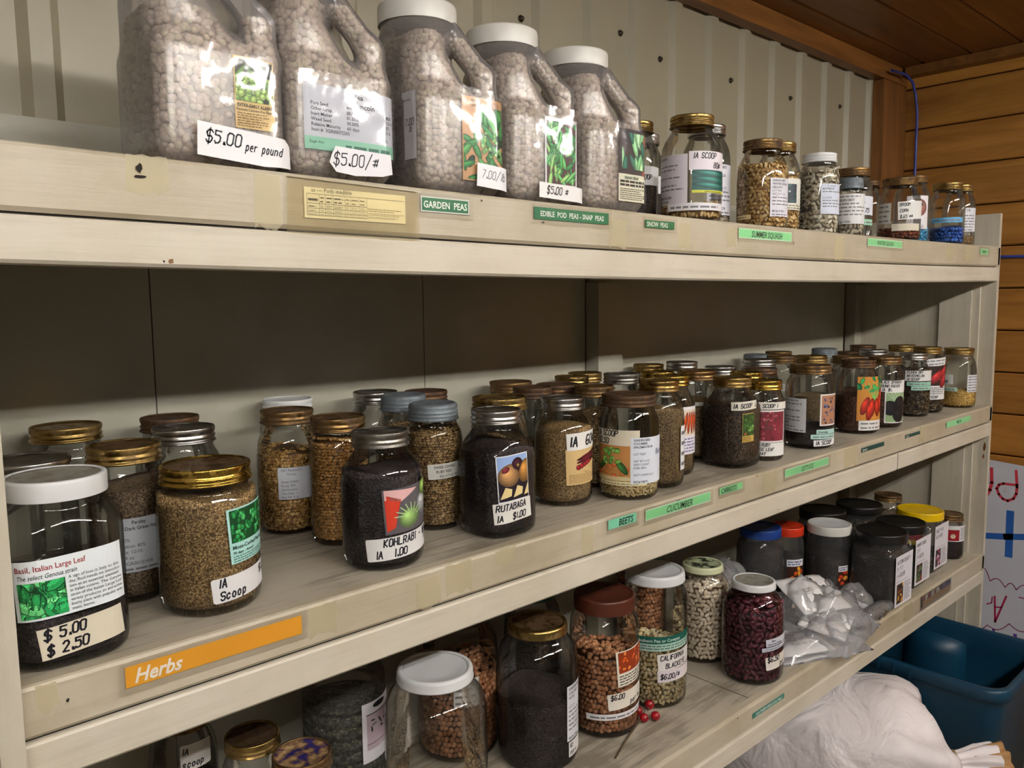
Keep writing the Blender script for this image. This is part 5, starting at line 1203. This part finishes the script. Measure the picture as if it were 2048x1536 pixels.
def jug_sdf(X, Y, Z):
    def rbox(cx, cy, cz, hx, hy, hz, rr):
        qx, qy, qz = np.abs(X - cx) - hx + rr, np.abs(Y - cy) - hy + rr, np.abs(Z - cz) - hz + rr
        return np.sqrt(np.maximum(qx, 0) ** 2 + np.maximum(qy, 0) ** 2 + np.maximum(qz, 0) ** 2) + np.minimum(np.maximum(qx, np.maximum(qy, qz)), 0) - rr
    base = rbox(0, 0, .066, HA, HA, .066, .024)
    upper = rbox(-.004, .004, .104, HA - .004, HA - .004, .100, .040)
    neck = np.maximum(np.sqrt((X + .014) ** 2 + (Y - .014) ** 2) - .0455, np.abs(Z - .212) - .012)
    body = smin(base, upper, .006); body = smin(body, neck, .022)
    u = (X - Y) / 2 ** .5; w_ = (X + Y) / 2 ** .5
    def smax(a, b, k): return -smin(-a, -b, k)
    # front corner (+x,-y) slopes back above the shoulder and is scooped out for the grip
    body = smax(body, (u - .082) * .85 + (Z - .136) * .53, .012)
    def seg(a, b, ra, hw=None):
        a, b = np.array(a), np.array(b); d = b - a
        t = np.clip(((u - a[0]) * d[0] + (Z - a[1]) * d[1]) / (d @ d), 0, 1)
        q = (u - a[0] - d[0] * t) ** 2 + (Z - a[1] - d[1] * t) ** 2
        if hw is not None: q = q + np.maximum(np.abs(w_) - hw, 0) ** 2
        return np.sqrt(q) - ra
    scoop = np.minimum(seg((.058, .158), (.046, .180), .027), seg((.085, .160), (.070, .185), .026))
    body = smax(body, -scoop, .012)
    # handle strap bridging the grip
    hd = smin(seg((.0655, .112), (.0610, .150), .0150, .006), seg((.0610, .150), (.0230, .202), .0140, .005), .010)
    return smin(body, hd, .008)
hh = .0026; org = (-.074, -.074, -.006)
gx = org[0] + hh * np.arange(58); gz = org[2] + hh * np.arange(90)
GX, GY, GZ = np.meshgrid(gx, gx, gz, indexing='ij')
SD = jug_sdf(GX, GY, GZ)
V, Q = surf_nets(SD, org, hh)
V[:, 2] = np.maximum(V[:, 2], 0.0)
JUG = fast_mesh('jug_body', V, None, quads=Q); JUG.materials.append(MATS['jug_plastic'])
def pea_mesh(ztop):
    S2 = np.maximum(SD + .0068, GZ - ztop)
    v1, _ = surf_nets(S2, org, hh); g = np.stack(np.gradient(S2, hh), -1)
    ii = np.clip(((v1 - np.array(org)) / hh).round().astype(int), 0, np.array(S2.shape) - 1); nr = g[tuple(ii.T)]; nr /= np.linalg.norm(nr, axis=1)[:, None] + 1e-9
    order = RNG.permutation(len(v1)); keep = []; cell = {}
    for i in order:
        c = tuple((v1[i] / .0062).astype(int))
        if c in cell: continue
        cell[c] = 1; keep.append(i)
    sv, st, sc_ = seed_cloud('pea', v1[keep], nr[keep])
    S3 = np.maximum(SD + .0085, GZ - ztop + .003); v3, q3 = surf_nets(S3, org, hh * 1.0)
    Vv = np.vstack([v3, sv]); cc = np.vstack([np.tile(C4(SEEDS['pea'][3]), (len(v3), 1)), sc_])
    me = fast_mesh('pea_fill', Vv, st + len(v3), cc, quads=q3); me.materials.append(MATS['seed_skin']); return me
PEAS_HI, PEAS_LO = pea_mesh(.196), pea_mesh(.150)
def rr_pt(s, a, rc):
    """walk the rounded square outline, s=0 at the front face middle, + toward +x"""
    st = a - rc; arc = rc * PI / 2; side = 2 * st; per = 4 * (side + arc); s = (s + st) % per
    k = 0
    while s >= side + arc - 1e-12: s -= side + arc; k += 1
    if s <= side: x, y, nx, ny = -st + s, -a, 0, -1
    else:
        t = (s - side) / rc; x, y, nx, ny = st + rc * math.sin(t), -st - rc * math.cos(t), math.sin(t), -math.cos(t)
    for _ in range(k % 4): x, y, nx, ny = -y, x, -ny, nx
    return x, y, nx, ny
def jug_sheet(t, s0, s1, z0, z1_, paint, bg=(232, 232, 234), name='label', rot=0.0, out=.0006, bgpoly=None):
    W, H = s1 - s0, z1_ - z0; p = Print(); p.rnd = random.Random(int(s0 * 1e5) % 991)
    if bgpoly: p.add([(W * a, H * b) for a, b in bgpoly], bg)
    elif bg: p.rect(-W / 2, -H / 2, W / 2, H / 2, bg)
    p.lay = 1
    if paint: paint(p, W, H)
    sm, zm = (s0 + s1) / 2, (z0 + z1_) / 2
    def mp(x, y, h):
        a, b, nx, ny = rr_pt(sm + x, HA, .022); return (a + nx * (h + out), b + ny * (h + out), zm + y)
    return p.build(name, t, mp, rot=rot)
def jug_tape(t, s0, s1, z0, z1_):
    nx, nz = 14, 8; V, Fc = [], []
    for i in range(nx + 1):
        for k in range(nz + 1):
            s = s0 + (s1 - s0) * i / nx; z = z0 + (z1_ - z0) * k / nz
            d = .0036 + .0014 * noise.noise(Vector((s * 70, z * 70, t.location.x * 30)))
            a, b, n1, n2 = rr_pt(s, HA, .022); V.append((a + n1 * d, b + n2 * d, z))
    for i in range(nx):
        for k in range(nz): a = i * (nz + 1) + k; Fc.append((a, a + nz + 1, a + nz + 2, a + 1))
    pyobj('clear_tape', V, Fc, 'clear_tape', t, smooth=True)
def jug(x, y, label, peas):
    t = thing('plastic_jug', label, 'jug', (x, y, tz(x) + .0006), group='handled pea jugs on the top shelf')
    obj('jug_body', JUG, None, t)
    o = obj('pea_fill', peas, None, t); o['kind'] = 'stuff'
    lo, _ = make_lid(t, 'plastic', 'white_plastic', .0495, .212, 'white_plastic', .024); lo.location = (-.014, .014, .212)
    return t
def peapic(p, r, n=34, balls=0, bg=(30, 44, 34), pal=GREENS):
    p.rect(*r, bg); p.lay += 1; p.scatter(r, n, (.007, .016), (.0018, .0034), pal, (0.3, 2.6)); p.lay += 1
    if balls: p.scatter((r[0], r[1], r[2], (r[1] + r[3]) / 2 + .004), balls, (.0028, .0036), (.0028, .0036), [(140, 176, 88), (120, 160, 74), (160, 190, 104)]); p.lay += 1
j1_ = jug(.337, .083, 'frosted jug of peas with Extra Early Alaska card and $5.00 per pound strip', PEAS_LO)
def alaska(p, W, H):
    peapic(p, (-W * .47, -H * .12, W * .47, H * .46), 16, 60, (40, 52, 30), [(92, 132, 62), (70, 110, 52), (56, 84, 44)])
    p.text('EXTRA-EARLY ALASKA', 0, -H * .20, H * .065, (50, 40, 30), .02, 0, 1, W * .9, 'c'); p.text('Favorite Cannery Pea Flavor', 0, -H * .255, H * .05, (60, 50, 40), .01, 0, 1, W * .94, 'c'); p.bars(-W * .46, -H * .48, W * .46, -H * .27, 6, (140, 110, 60))
jug_sheet(j1_, .0065, .0475, .040, .108, alaska, (226, 196, 132)); jug_tape(j1_, -.026, .060, .032, .115)
jug_sheet(j1_, -.034, .062, .005, .038, lambda p, W, H: (p.hand('$5.00', -W * .42, -H * .05, .0115, wd=.0015), p.hand('per pound', -W * .01, -H * .12, .0078, wd=.0011, w=.5, sp=1.15)), (236, 234, 236), rot=-.05, out=.006, bgpoly=((-.5, -.45), (.2, -.5), (.5, -.42), (.48, .25), (.4, .42), (-.5, .5)))
j2_ = jug(.4695, .083, 'frosted jug of peas with grey printed Pea lot label and $5.00/# strip', PEAS_HI)
def peainfo(p, W, H):
    p.rect(-W / 2, -H / 2, W / 2, -H * .30, (140, 196, 170)); p.lay += 1
    p.text('Pea', W * .05, H * .36, H * .12, (40, 40, 46), .01, 0, 1, None, 'c'); p.text('Lincoln', W * .12, H * .22, H * .12, (40, 40, 46), .01, 0, 1, None, 'c')
    for i, (a, b) in enumerate((('Pure Seed', '99%'), ('Other Crop', '00.00%'), ('Inert Matter', '01.00%'), ('Weed Seed', '00.00%'), ('Relative Maturity', '60 days'), ('Item #  3GR00072505', ''))): p.text(a, -W * .44, H * (.18 - .08 * i), H * .075, (64, 64, 76), .005); p.text(b, -W * .08, H * (.18 - .08 * i), H * .075, (64, 64, 76), .005)
    for i, s in enumerate(('80%', '12/10', 'ID', '5 lb', '')): p.text(s, W * .34, H * (.12 - .08 * i), H * .075, (64, 64, 76), .005)
    p.text('Lot 2001', W * .22, -H * .26, H * .07, (64, 64, 76)); p.text('Sugar Ann', -W * .46, -H * .40, H * .06, (40, 70, 60)); p.bars(-W * .1, -H * .46, W * .46, -H * .34, 1, (60, 110, 96))
jug_sheet(j2_, -.052, .066, .030, .097, peainfo, (196, 198, 208)); jug_tape(j2_, -.056, .07, .026, .110)
jug_sheet(j2_, -.028, .050, .006, .035, lambda p, W, H: p.hand('$5.00/#', -W * .44, -H * .16, .0125, wd=.0013), (230, 226, 230), out=.006, bgpoly=((-.5, -.1), (-.4, -.42), (-.1, -.5), (.35, -.42), (.5, -.3), (.48, .42), (-.4, .5), (-.46, .2)))
j3_ = jug(.636, .083, 'frosted jug of peas with Super Sugar Snap packet and 7.00/lb strip', PEAS_HI)
def snap(p, W, H):
    p.rect(-W / 2, -H / 2, W / 2, H / 2, (206, 160, 116)); p.lay += 1; p.text('SUPER', -W * .3, H * .44, H * .045, (40, 50, 40), .02); p.text('SUGAR SNAP', -W * .3, H * .39, H * .04, (40, 50, 40), .02)
    p.scatter((-W * .1, -H * .05, W * .48, H * .40), 16, (.014, .02), (.0028, .004), [(60, 140, 76), (40, 112, 62), (90, 170, 96)], (1.6, 2.5)); p.lay += 1
    p.scatter((-W * .48, -H * .48, W * .48, H * .08), 26, (.006, .014), (.003, .0045), [(56, 132, 70), (36, 96, 56), (90, 166, 92), (24, 60, 40)], (0, 3.1)); p.lay += 1
    p.scatter((-W * .1, -H * .2, W * .45, H * .1), 18, (.0022, .003), (.0022, .003), [(140, 186, 110), (110, 166, 90)])
jug_sheet(j3_, -.010, .062, .018, .118, snap, (206, 160, 116)); jug_tape(j3_, -.03, .070, .012, .128)
jug_sheet(j3_, .008, .064, .010, .038, lambda p, W, H: p.hand('7.00/lb', -W * .36, -H * .1, .0095, (90, 90, 96), .0009), (236, 234, 236), rot=-.06, out=.006)
jug_sheet(j3_, -.192, -.168, .045, .115, lambda p, W, H: (p.hand('7.00', -W * .4, H * .1, .006, (90, 90, 90)), p.hand('lb', -W * .2, -H * .05, .006, (90, 90, 90))), (196, 194, 200)); 
jug_sheet(j3_, -.098, -.072, .040, .118, lambda p, W, H: (p.text('Breakfast', -W * .42, H * .36, .0042, (70, 70, 74)), p.hand('7.00', -W * .3, H * .0, .0075, (90, 90, 94)), p.hand('lb', W * .0, -H * .1, .007, (90, 90, 94))), (190, 186, 190))
j4_ = jug(.7785, .083, 'frosted jug of peas with green pod picture and $5.00 # strip, white lid', PEAS_HI)
jug_sheet(j4_, -.012, .050, .022, .114, lambda p, W, H: peapic(p, (-W * .45, -H * .44, W * .45, H * .45), 70, 0, (92, 60, 66), [(70, 160, 84), (50, 130, 70), (110, 190, 110), (150, 196, 120)]), (234, 234, 238)); jug_tape(j4_, -.035, .062, .020, .128)
jug_sheet(j4_, -.028, .058, .006, .026, lambda p, W, H: p.hand('$5.00 #', -W * .34, -H * .18, .0095, wd=.0013), (234, 230, 228), rot=-.03, out=.006)
j5_ = jug(.925, .083, 'frosted jug of peas with Snow Peas card, last of the five jugs', PEAS_HI)
def snowp(p, W, H):
    r = (-W / 2, -H * .12, W / 2, H / 2); p.rect(*r, (52, 36, 42)); p.lay += 1; p.rect(W * .25, r[1], W / 2, H * .45, (176, 110, 90)); p.lay += 1
    p.scatter((-W * .4, -H * .05, W * .35, H * .45), 20, (.012, .018), (.0036, .005), [(150, 206, 150), (120, 186, 130), (176, 222, 170), (40, 110, 90)], (1.2, 2.4)); p.lay += 1
    p.text('SNOW PEAS', -W * .1, -H * .19, H * .055, (40, 90, 70), .02, 0, 1, None, 'c'); p.bars(-W * .46, -H * .30, W * .4, -H * .20, 2, (50, 50, 46), .6); p.bars(-W * .46, -H * .48, W * .46, -H * .31, 6, (120, 116, 100))
jug_sheet(j5_, -.008, .064, .016, .120, snowp, (232, 230, 208)); jug_tape(j5_, -.035, .064, .014, .128)

# ------------------------------------------------------------------ zip bags, packets, berries on the low shelf
def pillow(name, label, cat, c, sx, sy, hgt, rz, mat, seed, amp=.018, nx=26, ny=20, flat=0.6, pitch=0.0, group=None, top_open=False, zip_=True):
    """a limp bag: two sheets joined round the edge, puffed and crumpled"""
    t = thing(name, label, cat, (c[0], c[1], c[2] + sy * math.sin(pitch)), group=group); t.rotation_euler = (pitch, 0, rz)
    V, Fc = [], []
    so = Vector((seed * 3.7, seed * 1.9, 0))
    def zf(u, v, side):
        e = (max(0, 1 - abs(u) ** 3) * max(0, 1 - abs(v) ** 3)) ** flat
        n = noise.noise(Vector((u * 2.4, v * 2.4, 0)) + so) + .5 * noise.noise(Vector((u * 5.5, v * 5.5, 3)) + so) + .30 * abs(noise.noise(Vector((u * 10, v * 10, 7)) + so))
        base = hgt * e * (.75 + .5 * noise.noise(Vector((u * 1.3, v * 1.3, 9)) + so))
        return (base + amp * n * (.4 + .6 * e)) if side else max(0, .0015 + .10 * amp * abs(n) * e)
    for side in (1, 0):
        for i in range(nx + 1):
            for k in range(ny + 1):
                u, v = -1 + 2 * i / nx, -1 + 2 * k / ny
                wob = 1 + .05 * noise.noise(Vector((u * 2, v * 2, 5)) + so)
                V.append((u * sx * wob, v * sy * wob, max(.0012 if side else .0006, zf(u, v, side) + (.002 if side else 0))))
    n1 = (nx + 1) * (ny + 1)
    for s in (0, 1):
        for i in range(nx):
            for k in range(ny):
                a = s * n1 + i * (ny + 1) + k; q = (a, a + ny + 1, a + ny + 2, a + 1); Fc.append(q if s == 0 else q[::-1])
    pyobj('film', V, Fc, mat, t, smooth=True)
    if zip_:
        pa = [(-sx * .98, sy * .86, .006), (-sx * .3, sy * .86, zf(-.3, .86, 1) + .004), (sx * .3, sy * .86, zf(.3, .86, 1) + .004), (sx * .98, sy * .86, .006)]
        v, f = tube(pa, .0016, 6); pyobj('zip_seal', v, f, 'film_bag', t, smooth=True)
    return t
def packet(label, c, sx, sy, rz, seed, tilt=(0, 0), paint=None):
    t = thing('seed_packet', label, 'packet', (c[0], c[1], c[2] + sy * math.sin(abs(tilt[0])) + sx * math.sin(abs(tilt[1]))), group='paper packets in the zip bags'); t.rotation_euler = (tilt[0], tilt[1], rz)
    V, Fc = [], []; nx, ny = 14, 12; so = Vector((seed * 2.3, seed * 5.1, 1))
    hf = lambda u, v: .0018 + .010 * (max(0, 1 - u * u) * max(0, 1 - v * v)) ** .7 + .0045 * (noise.noise(Vector((u * 2.2, v * 2.2, 0)) + so) + .5)
    for side in (1, 0):
        for i in range(nx + 1):
            for k in range(ny + 1): u, v = -1 + 2 * i / nx, -1 + 2 * k / ny; V.append((u * sx, v * sy, hf(u, v) if side else 0.0004))
    n1 = (nx + 1) * (ny + 1)
    for s in (0, 1):
        for i in range(nx):
            for k in range(ny): a = s * n1 + i * (ny + 1) + k; q = (a, a + ny + 1, a + ny + 2, a + 1); Fc.append(q if s == 0 else q[::-1])
    for i in range(nx): a, b = i * (ny + 1), n1 + i * (ny + 1); Fc += [(a, b, b + ny + 1, a + ny + 1), (a + ny, a + ny + ny + 1, b + ny + ny + 1, b + ny)]
    for k in range(ny): a, b = k, n1 + k; e = nx * (ny + 1); Fc += [(a, a + 1, b + 1, b), (a + e, b + e, b + e + 1, a + e + 1)]
    pyobj('paper', V, Fc, 'packet_paper', t, smooth=True)
    if paint:
        p = Print(); p.lay = 2; paint(p, 2 * sx, 2 * sy)
        p.build('packet_print', t, lambda x, y, h: (x, y, hf(x / sx, y / sy) + h + .0004), strip=.008)
    return t
def barcode(p, W, H):
    x = -W * .4
    while x < -W * .22: wv = p.rnd.choice((.0008, .0014, .002)); p.rect(x, -H * .05, x + wv, H * .22, (60, 56, 60)); x += wv + p.rnd.choice((.0008, .0012))
    p.bars(-W * .1, -H * .3, W * .4, H * .3, 5, (190, 180, 178))
GB = 'zip bags lying on the low shelf'
packet('white paper packet with barcode in the front zip bag', (1.560, .075, Z3 + .006), .080, .052, -.42, 1, (.03, .02), barcode)
packet('crumpled white packet under the zip bag behind the kidney beans', (1.565, .215, Z3 + .006), .080, .060, .25, 2, (.85, -.02))
packet('white packet with scribbled mark in the large middle zip bag', (1.725, .108, Z3 + .040), .072, .056, -.3, 3, (.42, .06), lambda p, W, H: p.hand('3.25', -W * .2, 0, .010, (90, 90, 90), .0012))
packet('white folded packet at the foot of the black-lidded jar', (1.832, .072, Z3 + .010), .050, .034, .1, 4, (.25, .03), lambda p, W, H: p.bars(-W * .3, H * .1, W * .2, H * .35, 2, (170, 160, 160)))
packet('plain white packet lying flat between the front and middle zip bags', (1.690, .055, Z3 + .020), .075, .050, .3, 5, (.18, .0))
pillow('zip_bag', 'clear zip bag slumped over the shelf edge beside the kidney bean jar', 'bag', (1.602, .068, Z3 + .001), .125, .086, .052, -.42, 'film_bag', 1, .014, group=GB)
pillow('zip_bag', 'clear zip bag standing crumpled against the blue-lidded jar', 'bag', (1.565, .210, Z3 + .004), .095, .090, .050, .25, 'film_bag', 2, .020, pitch=.85, group=GB)
pillow('zip_bag', 'large clear zip bag in the middle of the pile', 'bag', (1.725, .103, Z3 + .001), .105, .082, .130, -.2, 'film_bag', 3, .026, group=GB)
pillow('zip_bag', 'flat clear zip bag at the foot of the black-lidded jar', 'bag', (1.832, .072, Z3 + .001), .075, .044, .075, .1, 'film_bag', 4, .016, group=GB)
pillow('zip_bag', 'thin clear zip bag drooping along the shelf edge below the packets', 'bag', (1.705, .030, Z3 + .001), .115, .055, .055, .12, 'film_bag', 5, .014, group=GB)
# twist of silvery brown seed in clear film
tw = thing('seed_bag', 'small twisted clear bag of grey-brown seed at the shelf edge', 'bag', (1.845, .010, Z3 + .004))
v, t_ = [], None
npz = 260; u_ = RNG.uniform(-1, 1, npz); a_ = RNG.uniform(0, 2 * PI, npz); rr_ = .017 * np.sqrt(np.clip(1 - u_ ** 2, .05, 1))
pos = np.stack([u_ * .048, rr_ * np.cos(a_) * 1.1, .017 + rr_ * np.sin(a_) * .8], 1); nr_ = np.stack([0 * u_, np.cos(a_), np.sin(a_)], 1)
sv, st, sc_ = seed_cloud('melon', pos, nr_)
o = obj('seed_fill', fast_mesh('seed_fill', sv, st, sc_), 'seed_skin', tw); o['kind'] = 'stuff'
v, f = tube([(-.075, .004, .012), (-.06, 0, .016), (-.045, 0, .018), (-.02, 0, .019), (.02, 0, .019), (.045, 0, .018), (.062, .002, .014), (.085, .004, .010)], [.006, .010, .016, .0185, .0185, .016, .010, .012], 14)
pyobj('film', v, f, 'film_bag', tw, smooth=True)
# sprig of artificial berries
bs = thing('berry_sprig', 'sprig of five red berries on a brown stem on the low shelf', 'berries', (1.09, .10, Z3 + .0005))
v, f = tube([(-.125, -.040, .0022), (-.08, -.022, .003), (-.03, -.004, .004), (.0, .004, .006), (.018, .012, .010)], [.0012, .0014, .0016, .0018, .0014], 6); pyobj('stem', v, f, 'stem_brown', bs, smooth=True)
for bx, by, rb in ((-.022, .010, .0090), (.010, .022, .0094), (.001, .0, .0082), (.045, .022, .0092), (.021, -.010, .0084)):
    V_, T_ = ROUNDB; pr_ = lathe([(rb * math.sin(PI * k / 10), rb - rb * math.cos(PI * k / 10)) for k in range(1, 10)], 14, None, True, True)
    obj('berry', fast_mesh('berry', pr_[0], pr_[2], quads=pr_[1]), 'berry_red', bs, (bx, by, .0005))
    v, f = tube([(bx * .5 + .004, by * .5, .006), (bx, by, rb * 1.2)], .0006, 5); pyobj('twig', v, f, 'stem_brown', bs)

# ------------------------------------------------------------------ bin, sacks and board at the end of the shelf
def rrect(hx, hy, rc, n=6):
    pts = []
    for cx, cy, a0 in ((hx - rc, hy - rc, 0), (-hx + rc, hy - rc, PI / 2), (-hx + rc, -hy + rc, PI), (hx - rc, -hy + rc, 1.5 * PI)):
        pts += [(cx + rc * math.cos(a0 + PI / 2 * k / n), cy + rc * math.sin(a0 + PI / 2 * k / n)) for k in range(n + 1)]
    return pts
bn = thing('storage_bin', 'open teal plastic storage bin under the end of the shelves', 'bin', (2.276, .085, 0.0))
BX, BY, BZ = .195, .285, .548
rings = [(BX - .05, BY - .05, .04, .004), (BX - .045, BY - .045, .045, .0), (BX - .012, BY - .012, .05, BZ - .035), (BX - .010, BY - .010, .05, BZ - .012), (BX, BY, .055, BZ - .032), (BX + .003, BY + .003, .055, BZ - .030), (BX + .003, BY + .003, .055, BZ - .004), (BX, BY, .055, BZ), (BX - .012, BY - .012, .05, BZ), (BX - .015, BY - .015, .05, BZ - .006), (BX - .017, BY - .017, .048, BZ - .06), (BX - .048, BY - .048, .042, .012)]
V, Fc = [], []
for hx, hy, rc, z in rings: V += [(px, py, z) for px, py in rrect(hx, hy, rc)]
k = 28
for i in range(len(rings) - 1):
    for j in range(k): Fc.append((i * k + j, i * k + (j + 1) % k, (i + 1) * k + (j + 1) % k, (i + 1) * k + j))
Fc.append(tuple(range(k - 1, -1, -1))); Fc.append(tuple((len(rings) - 1) * k + j for j in range(k)))
pyobj('bin_shell', V, Fc, 'teal_plastic', bn, smooth=True)
for yy in (-.07, -.03, .01): box('rim_rib', -BX - .0065, -BX - .002, yy - .003, yy + .003, BZ - .030, BZ - .003, 'teal_plastic', bn)
# moulded handle well bulging inside the far wall
V, Fc = [], []
nz = 10
for i in range(13):
    a = PI * i / 12
    for kz in range(nz + 1):
        z = .05 + (BZ - .11) * kz / nz; tap = 1 if kz < nz - 1 else (.9 if kz == nz - 1 else .75)
        V.append((BX - .022 - .060 * math.sin(a) * tap, .0 + .085 * math.cos(a), z - (.0 if kz < nz else -.006) + .03 * math.sin(a) * (kz / nz)))
for i in range(12):
    for kz in range(nz): a = i * (nz + 1) + kz; Fc.append((a, a + 1, a + nz + 2, a + nz + 1))
Fc.append(tuple(i * (nz + 1) + nz for i in range(12, -1, -1)))
pyobj('handle_well', V, Fc, 'teal_plastic', bn, smooth=True)

def loft(axis, rx, rz, n=40, pleat=None, seed=0, crumple=.0):
    P = [Vector(a) for a in axis]; V, Fc = [], []
    for i, p in enumerate(P):
        t = (P[min(i + 1, len(P) - 1)] - P[max(i - 1, 0)]).normalized(); a = t.cross(Vector((0, 0, 1))).normalized(); b = a.cross(t)
        for k in range(n):
            th = 2 * PI * k / n; ca, sa = math.cos(th), math.sin(th)
            q = 2.6; e = (abs(ca) ** q + abs(sa) ** q) ** (-1 / q) if rx[i] > .08 else 1
            pl = 1 + (pleat[i] if pleat else 0) * math.sin(th * 9 + .7 * math.sin(th * 2) + seed)
            w_ = p + (a * ca * rx[i] + b * sa * rz[i]) * e * pl
            nn = .7 * noise.noise(w_ * 6 + Vector((seed, 0, 0))) - 1.0 * abs(noise.noise(w_ * 11 + Vector((seed, 3, 0)))) - .5 * abs(noise.noise(w_ * 27 + Vector((0, seed, 0))))
            V.append(w_ + (a * ca + b * sa) * nn * crumple * min(1, rx[i] / .1))
    for i in range(len(P) - 1):
        for k in range(n): k2 = (k + 1) % n; Fc.append((i * n + k, i * n + k2, (i + 1) * n + k2, (i + 1) * n + k))
    Fc.append(tuple(range(n - 1, -1, -1)))
    return V, Fc
def interp(keys, m_):
    out = []
    for i in range(m_):
        s = i / (m_ - 1) * (len(keys) - 1); a = min(int(s), len(keys) - 2); f = s - a; f = f * f * (3 - 2 * f) * .5 + f * .5
        out.append([u * (1 - f) + v * f for u, v in zip(keys[a], keys[a + 1])])
    return out
sk = thing('seed_sack', 'white sack tied at the neck with brown paper lining showing', 'sack', (0, 0, 0), group='white sacks under the low shelf')
keys = [(1.82, .40, .37, .02, .02, 0), (1.82, .385, .37, .13, .10, 0), (1.83, .30, .375, .190, .155, 0), (1.84, .18, .385, .205, .172, .005), (1.85, .06, .39, .205, .170, .01), (1.872, -.035, .40, .198, .176, .03), (1.892, -.090, .398, .165, .145, .08), (1.925, -.115, .398, .065, .058, .13), (1.955, -.135, .40, .026, .025, .12), (1.972, -.15, .402, .030, .029, .12), (1.995, -.175, .404, .042, .040, .10), (2.020, -.205, .405, .050, .046, .08)]
KI = interp(keys, 44)
v, f = loft([q[:3] for q in KI], [q[3] for q in KI], [q[4] for q in KI], 72, [q[5] for q in KI], 1, .017)
pyobj('sack_cloth', v, f, 'sack_paper', sk, smooth=True)
v, f = tube([(1.957 + .0 + .030 * math.cos(a) * .62, -.136 + .030 * math.cos(a) * .55, .40 + .030 * math.sin(a)) for a in (2 * PI * i / 20 for i in range(21))], .0035, 6); pyobj('tie_string', v, f, 'twine', sk, smooth=True)
LK = [(1.985, -.165, .403, .030, .028, .1), (2.015, -.200, .405, .043, .040, .12), (2.032, -.220, .406, .050, .045, .16)]
LI = interp(LK, 8)
v, f = loft([q[:3] for q in LI], [q[3] for q in LI], [q[4] for q in LI], 36, [q[5] for q in LI], 4, .004)
pyobj('paper_lining', v, f[:-1], 'brown_paper', sk, smooth=True)
v, f = loft([q[:3] for q in LI], [q[3] * .6 for q in LI], [q[4] * .55 for q in LI], 30, [.25] * 8, 9, .004)
pyobj('paper_fold', v, f[:-1], 'brown_paper', sk, smooth=True)
s2 = thing('seed_sack', 'plain white sack lying under the tied sack', 'sack', (0, 0, 0), group='white sacks under the low shelf')
keys = [(1.30, .22, .095, .05, .03, 0), (1.33, .21, .097, .16, .07, 0), (1.45, .19, .10, .20, .092, 0), (1.65, .16, .10, .21, .092, 0), (1.85, .13, .10, .20, .088, 0), (1.97, .12, .098, .16, .07, 0), (2.00, .12, .095, .05, .03, 0)]
KI = interp(keys, 36); v, f = loft([q[:3] for q in KI], [q[3] for q in KI], [q[4] for q in KI], 48, None, 6, .008)
n_ = 48; f.append(tuple(len(v) - n_ + i for i in range(n_))); pyobj('sack_cloth', v, f, 'sack_paper', s2, smooth=True)
s3 = thing('seed_sack', 'white plastic sack slumped behind the tied sack below the kidney bean shelf', 'sack', (0, 0, 0), group='white sacks under the low shelf')
keys = [(1.30, .30, .31, .04, .03, 0), (1.32, .28, .315, .11, .07, 0), (1.39, .24, .32, .14, .095, 0), (1.47, .20, .325, .13, .098, 0), (1.54, .17, .32, .10, .075, 0), (1.56, .165, .32, .03, .03, 0)]
KI = interp(keys, 26); v, f = loft([q[:3] for q in KI], [q[3] for q in KI], [q[4] for q in KI], 40, None, 11, .012)
f.append(tuple(len(v) - 40 + i for i in range(40))); pyobj('sack_cloth', v, f, 'sack_paper', s3, smooth=True)

# poster board leaning on the plank wall
pb = thing('poster_board', 'white poster board with red, blue and purple marker lettering', 'poster', (2.862, -.10, .30))
p = Print()
p.add([(-.24, 0), (.32, 0), (.32, .628), (-.24, .668)], (206, 208, 218)); p.lay = 1
def PT(y, z): return (-(y + .10), z - .30)
RED, BLU, PUR = (206, 62, 76), (44, 98, 176), (150, 44, 110)
def mk(pts, wd, c): p.stroke([PT(*q) for q in pts], wd, c)
mk([(.081, .936), (.078, .89), (.082, .865), (.09, .848)], .010, RED)
mk([(.011, .939), (.006, .886), (.007, .865), (.014, .848), (.03, .838), (.044, .842), (.056, .855), (.063, .873), (.057, .886), (.045, .892), (.005, .893)], .008, RED)
mk([(.021, .80), (.019, .662)], .022, BLU); mk([(.082, .712), (.03, .72), (-.04, .734)], .020, BLU)
def arcs(pts, c, up=1):
    for a, b in zip(pts, pts[1:]):
        mk([(a[0] + (b[0] - a[0]) * i / 8, a[1] + (b[1] - a[1]) * i / 8 + up * .018 * math.sin(PI * i / 8)) for i in range(9)], .0028, c)
arcs([(.10, .60), (.068, .563), (.024, .553), (-.008, .553), (-.05, .56), (-.1, .57)], PUR); arcs([(.11, .41), (.069, .413), (.006, .436), (-.06, .44)], PUR, -1)
mk([(.052, .515), (.047, .43), (.019, .524)], .006, (170, 40, 80)); mk([(.049, .48), (.03, .484)], .0045, (170, 40, 80)); mk([(.059, .511), (.06, .491), (.074, .483)], .004, (150, 50, 110)); mk([(-.012, .404), (-.013, .38)], .010, (100, 60, 160)); mk([(.05, .402), (.05, .39)], .008, (100, 60, 160)); mk([(-.017, .531), (-.04, .531)], .004, (150, 50, 110))
p.build('poster_sheet', pb, plane_map((0, 0, 0), (0, -1, 0), (0, 0, 1)), strip=1.0, mat='marker_board')
box('foam_core', .0002, .006, -.32, .24, .0, .625, 'white_plastic', pb)
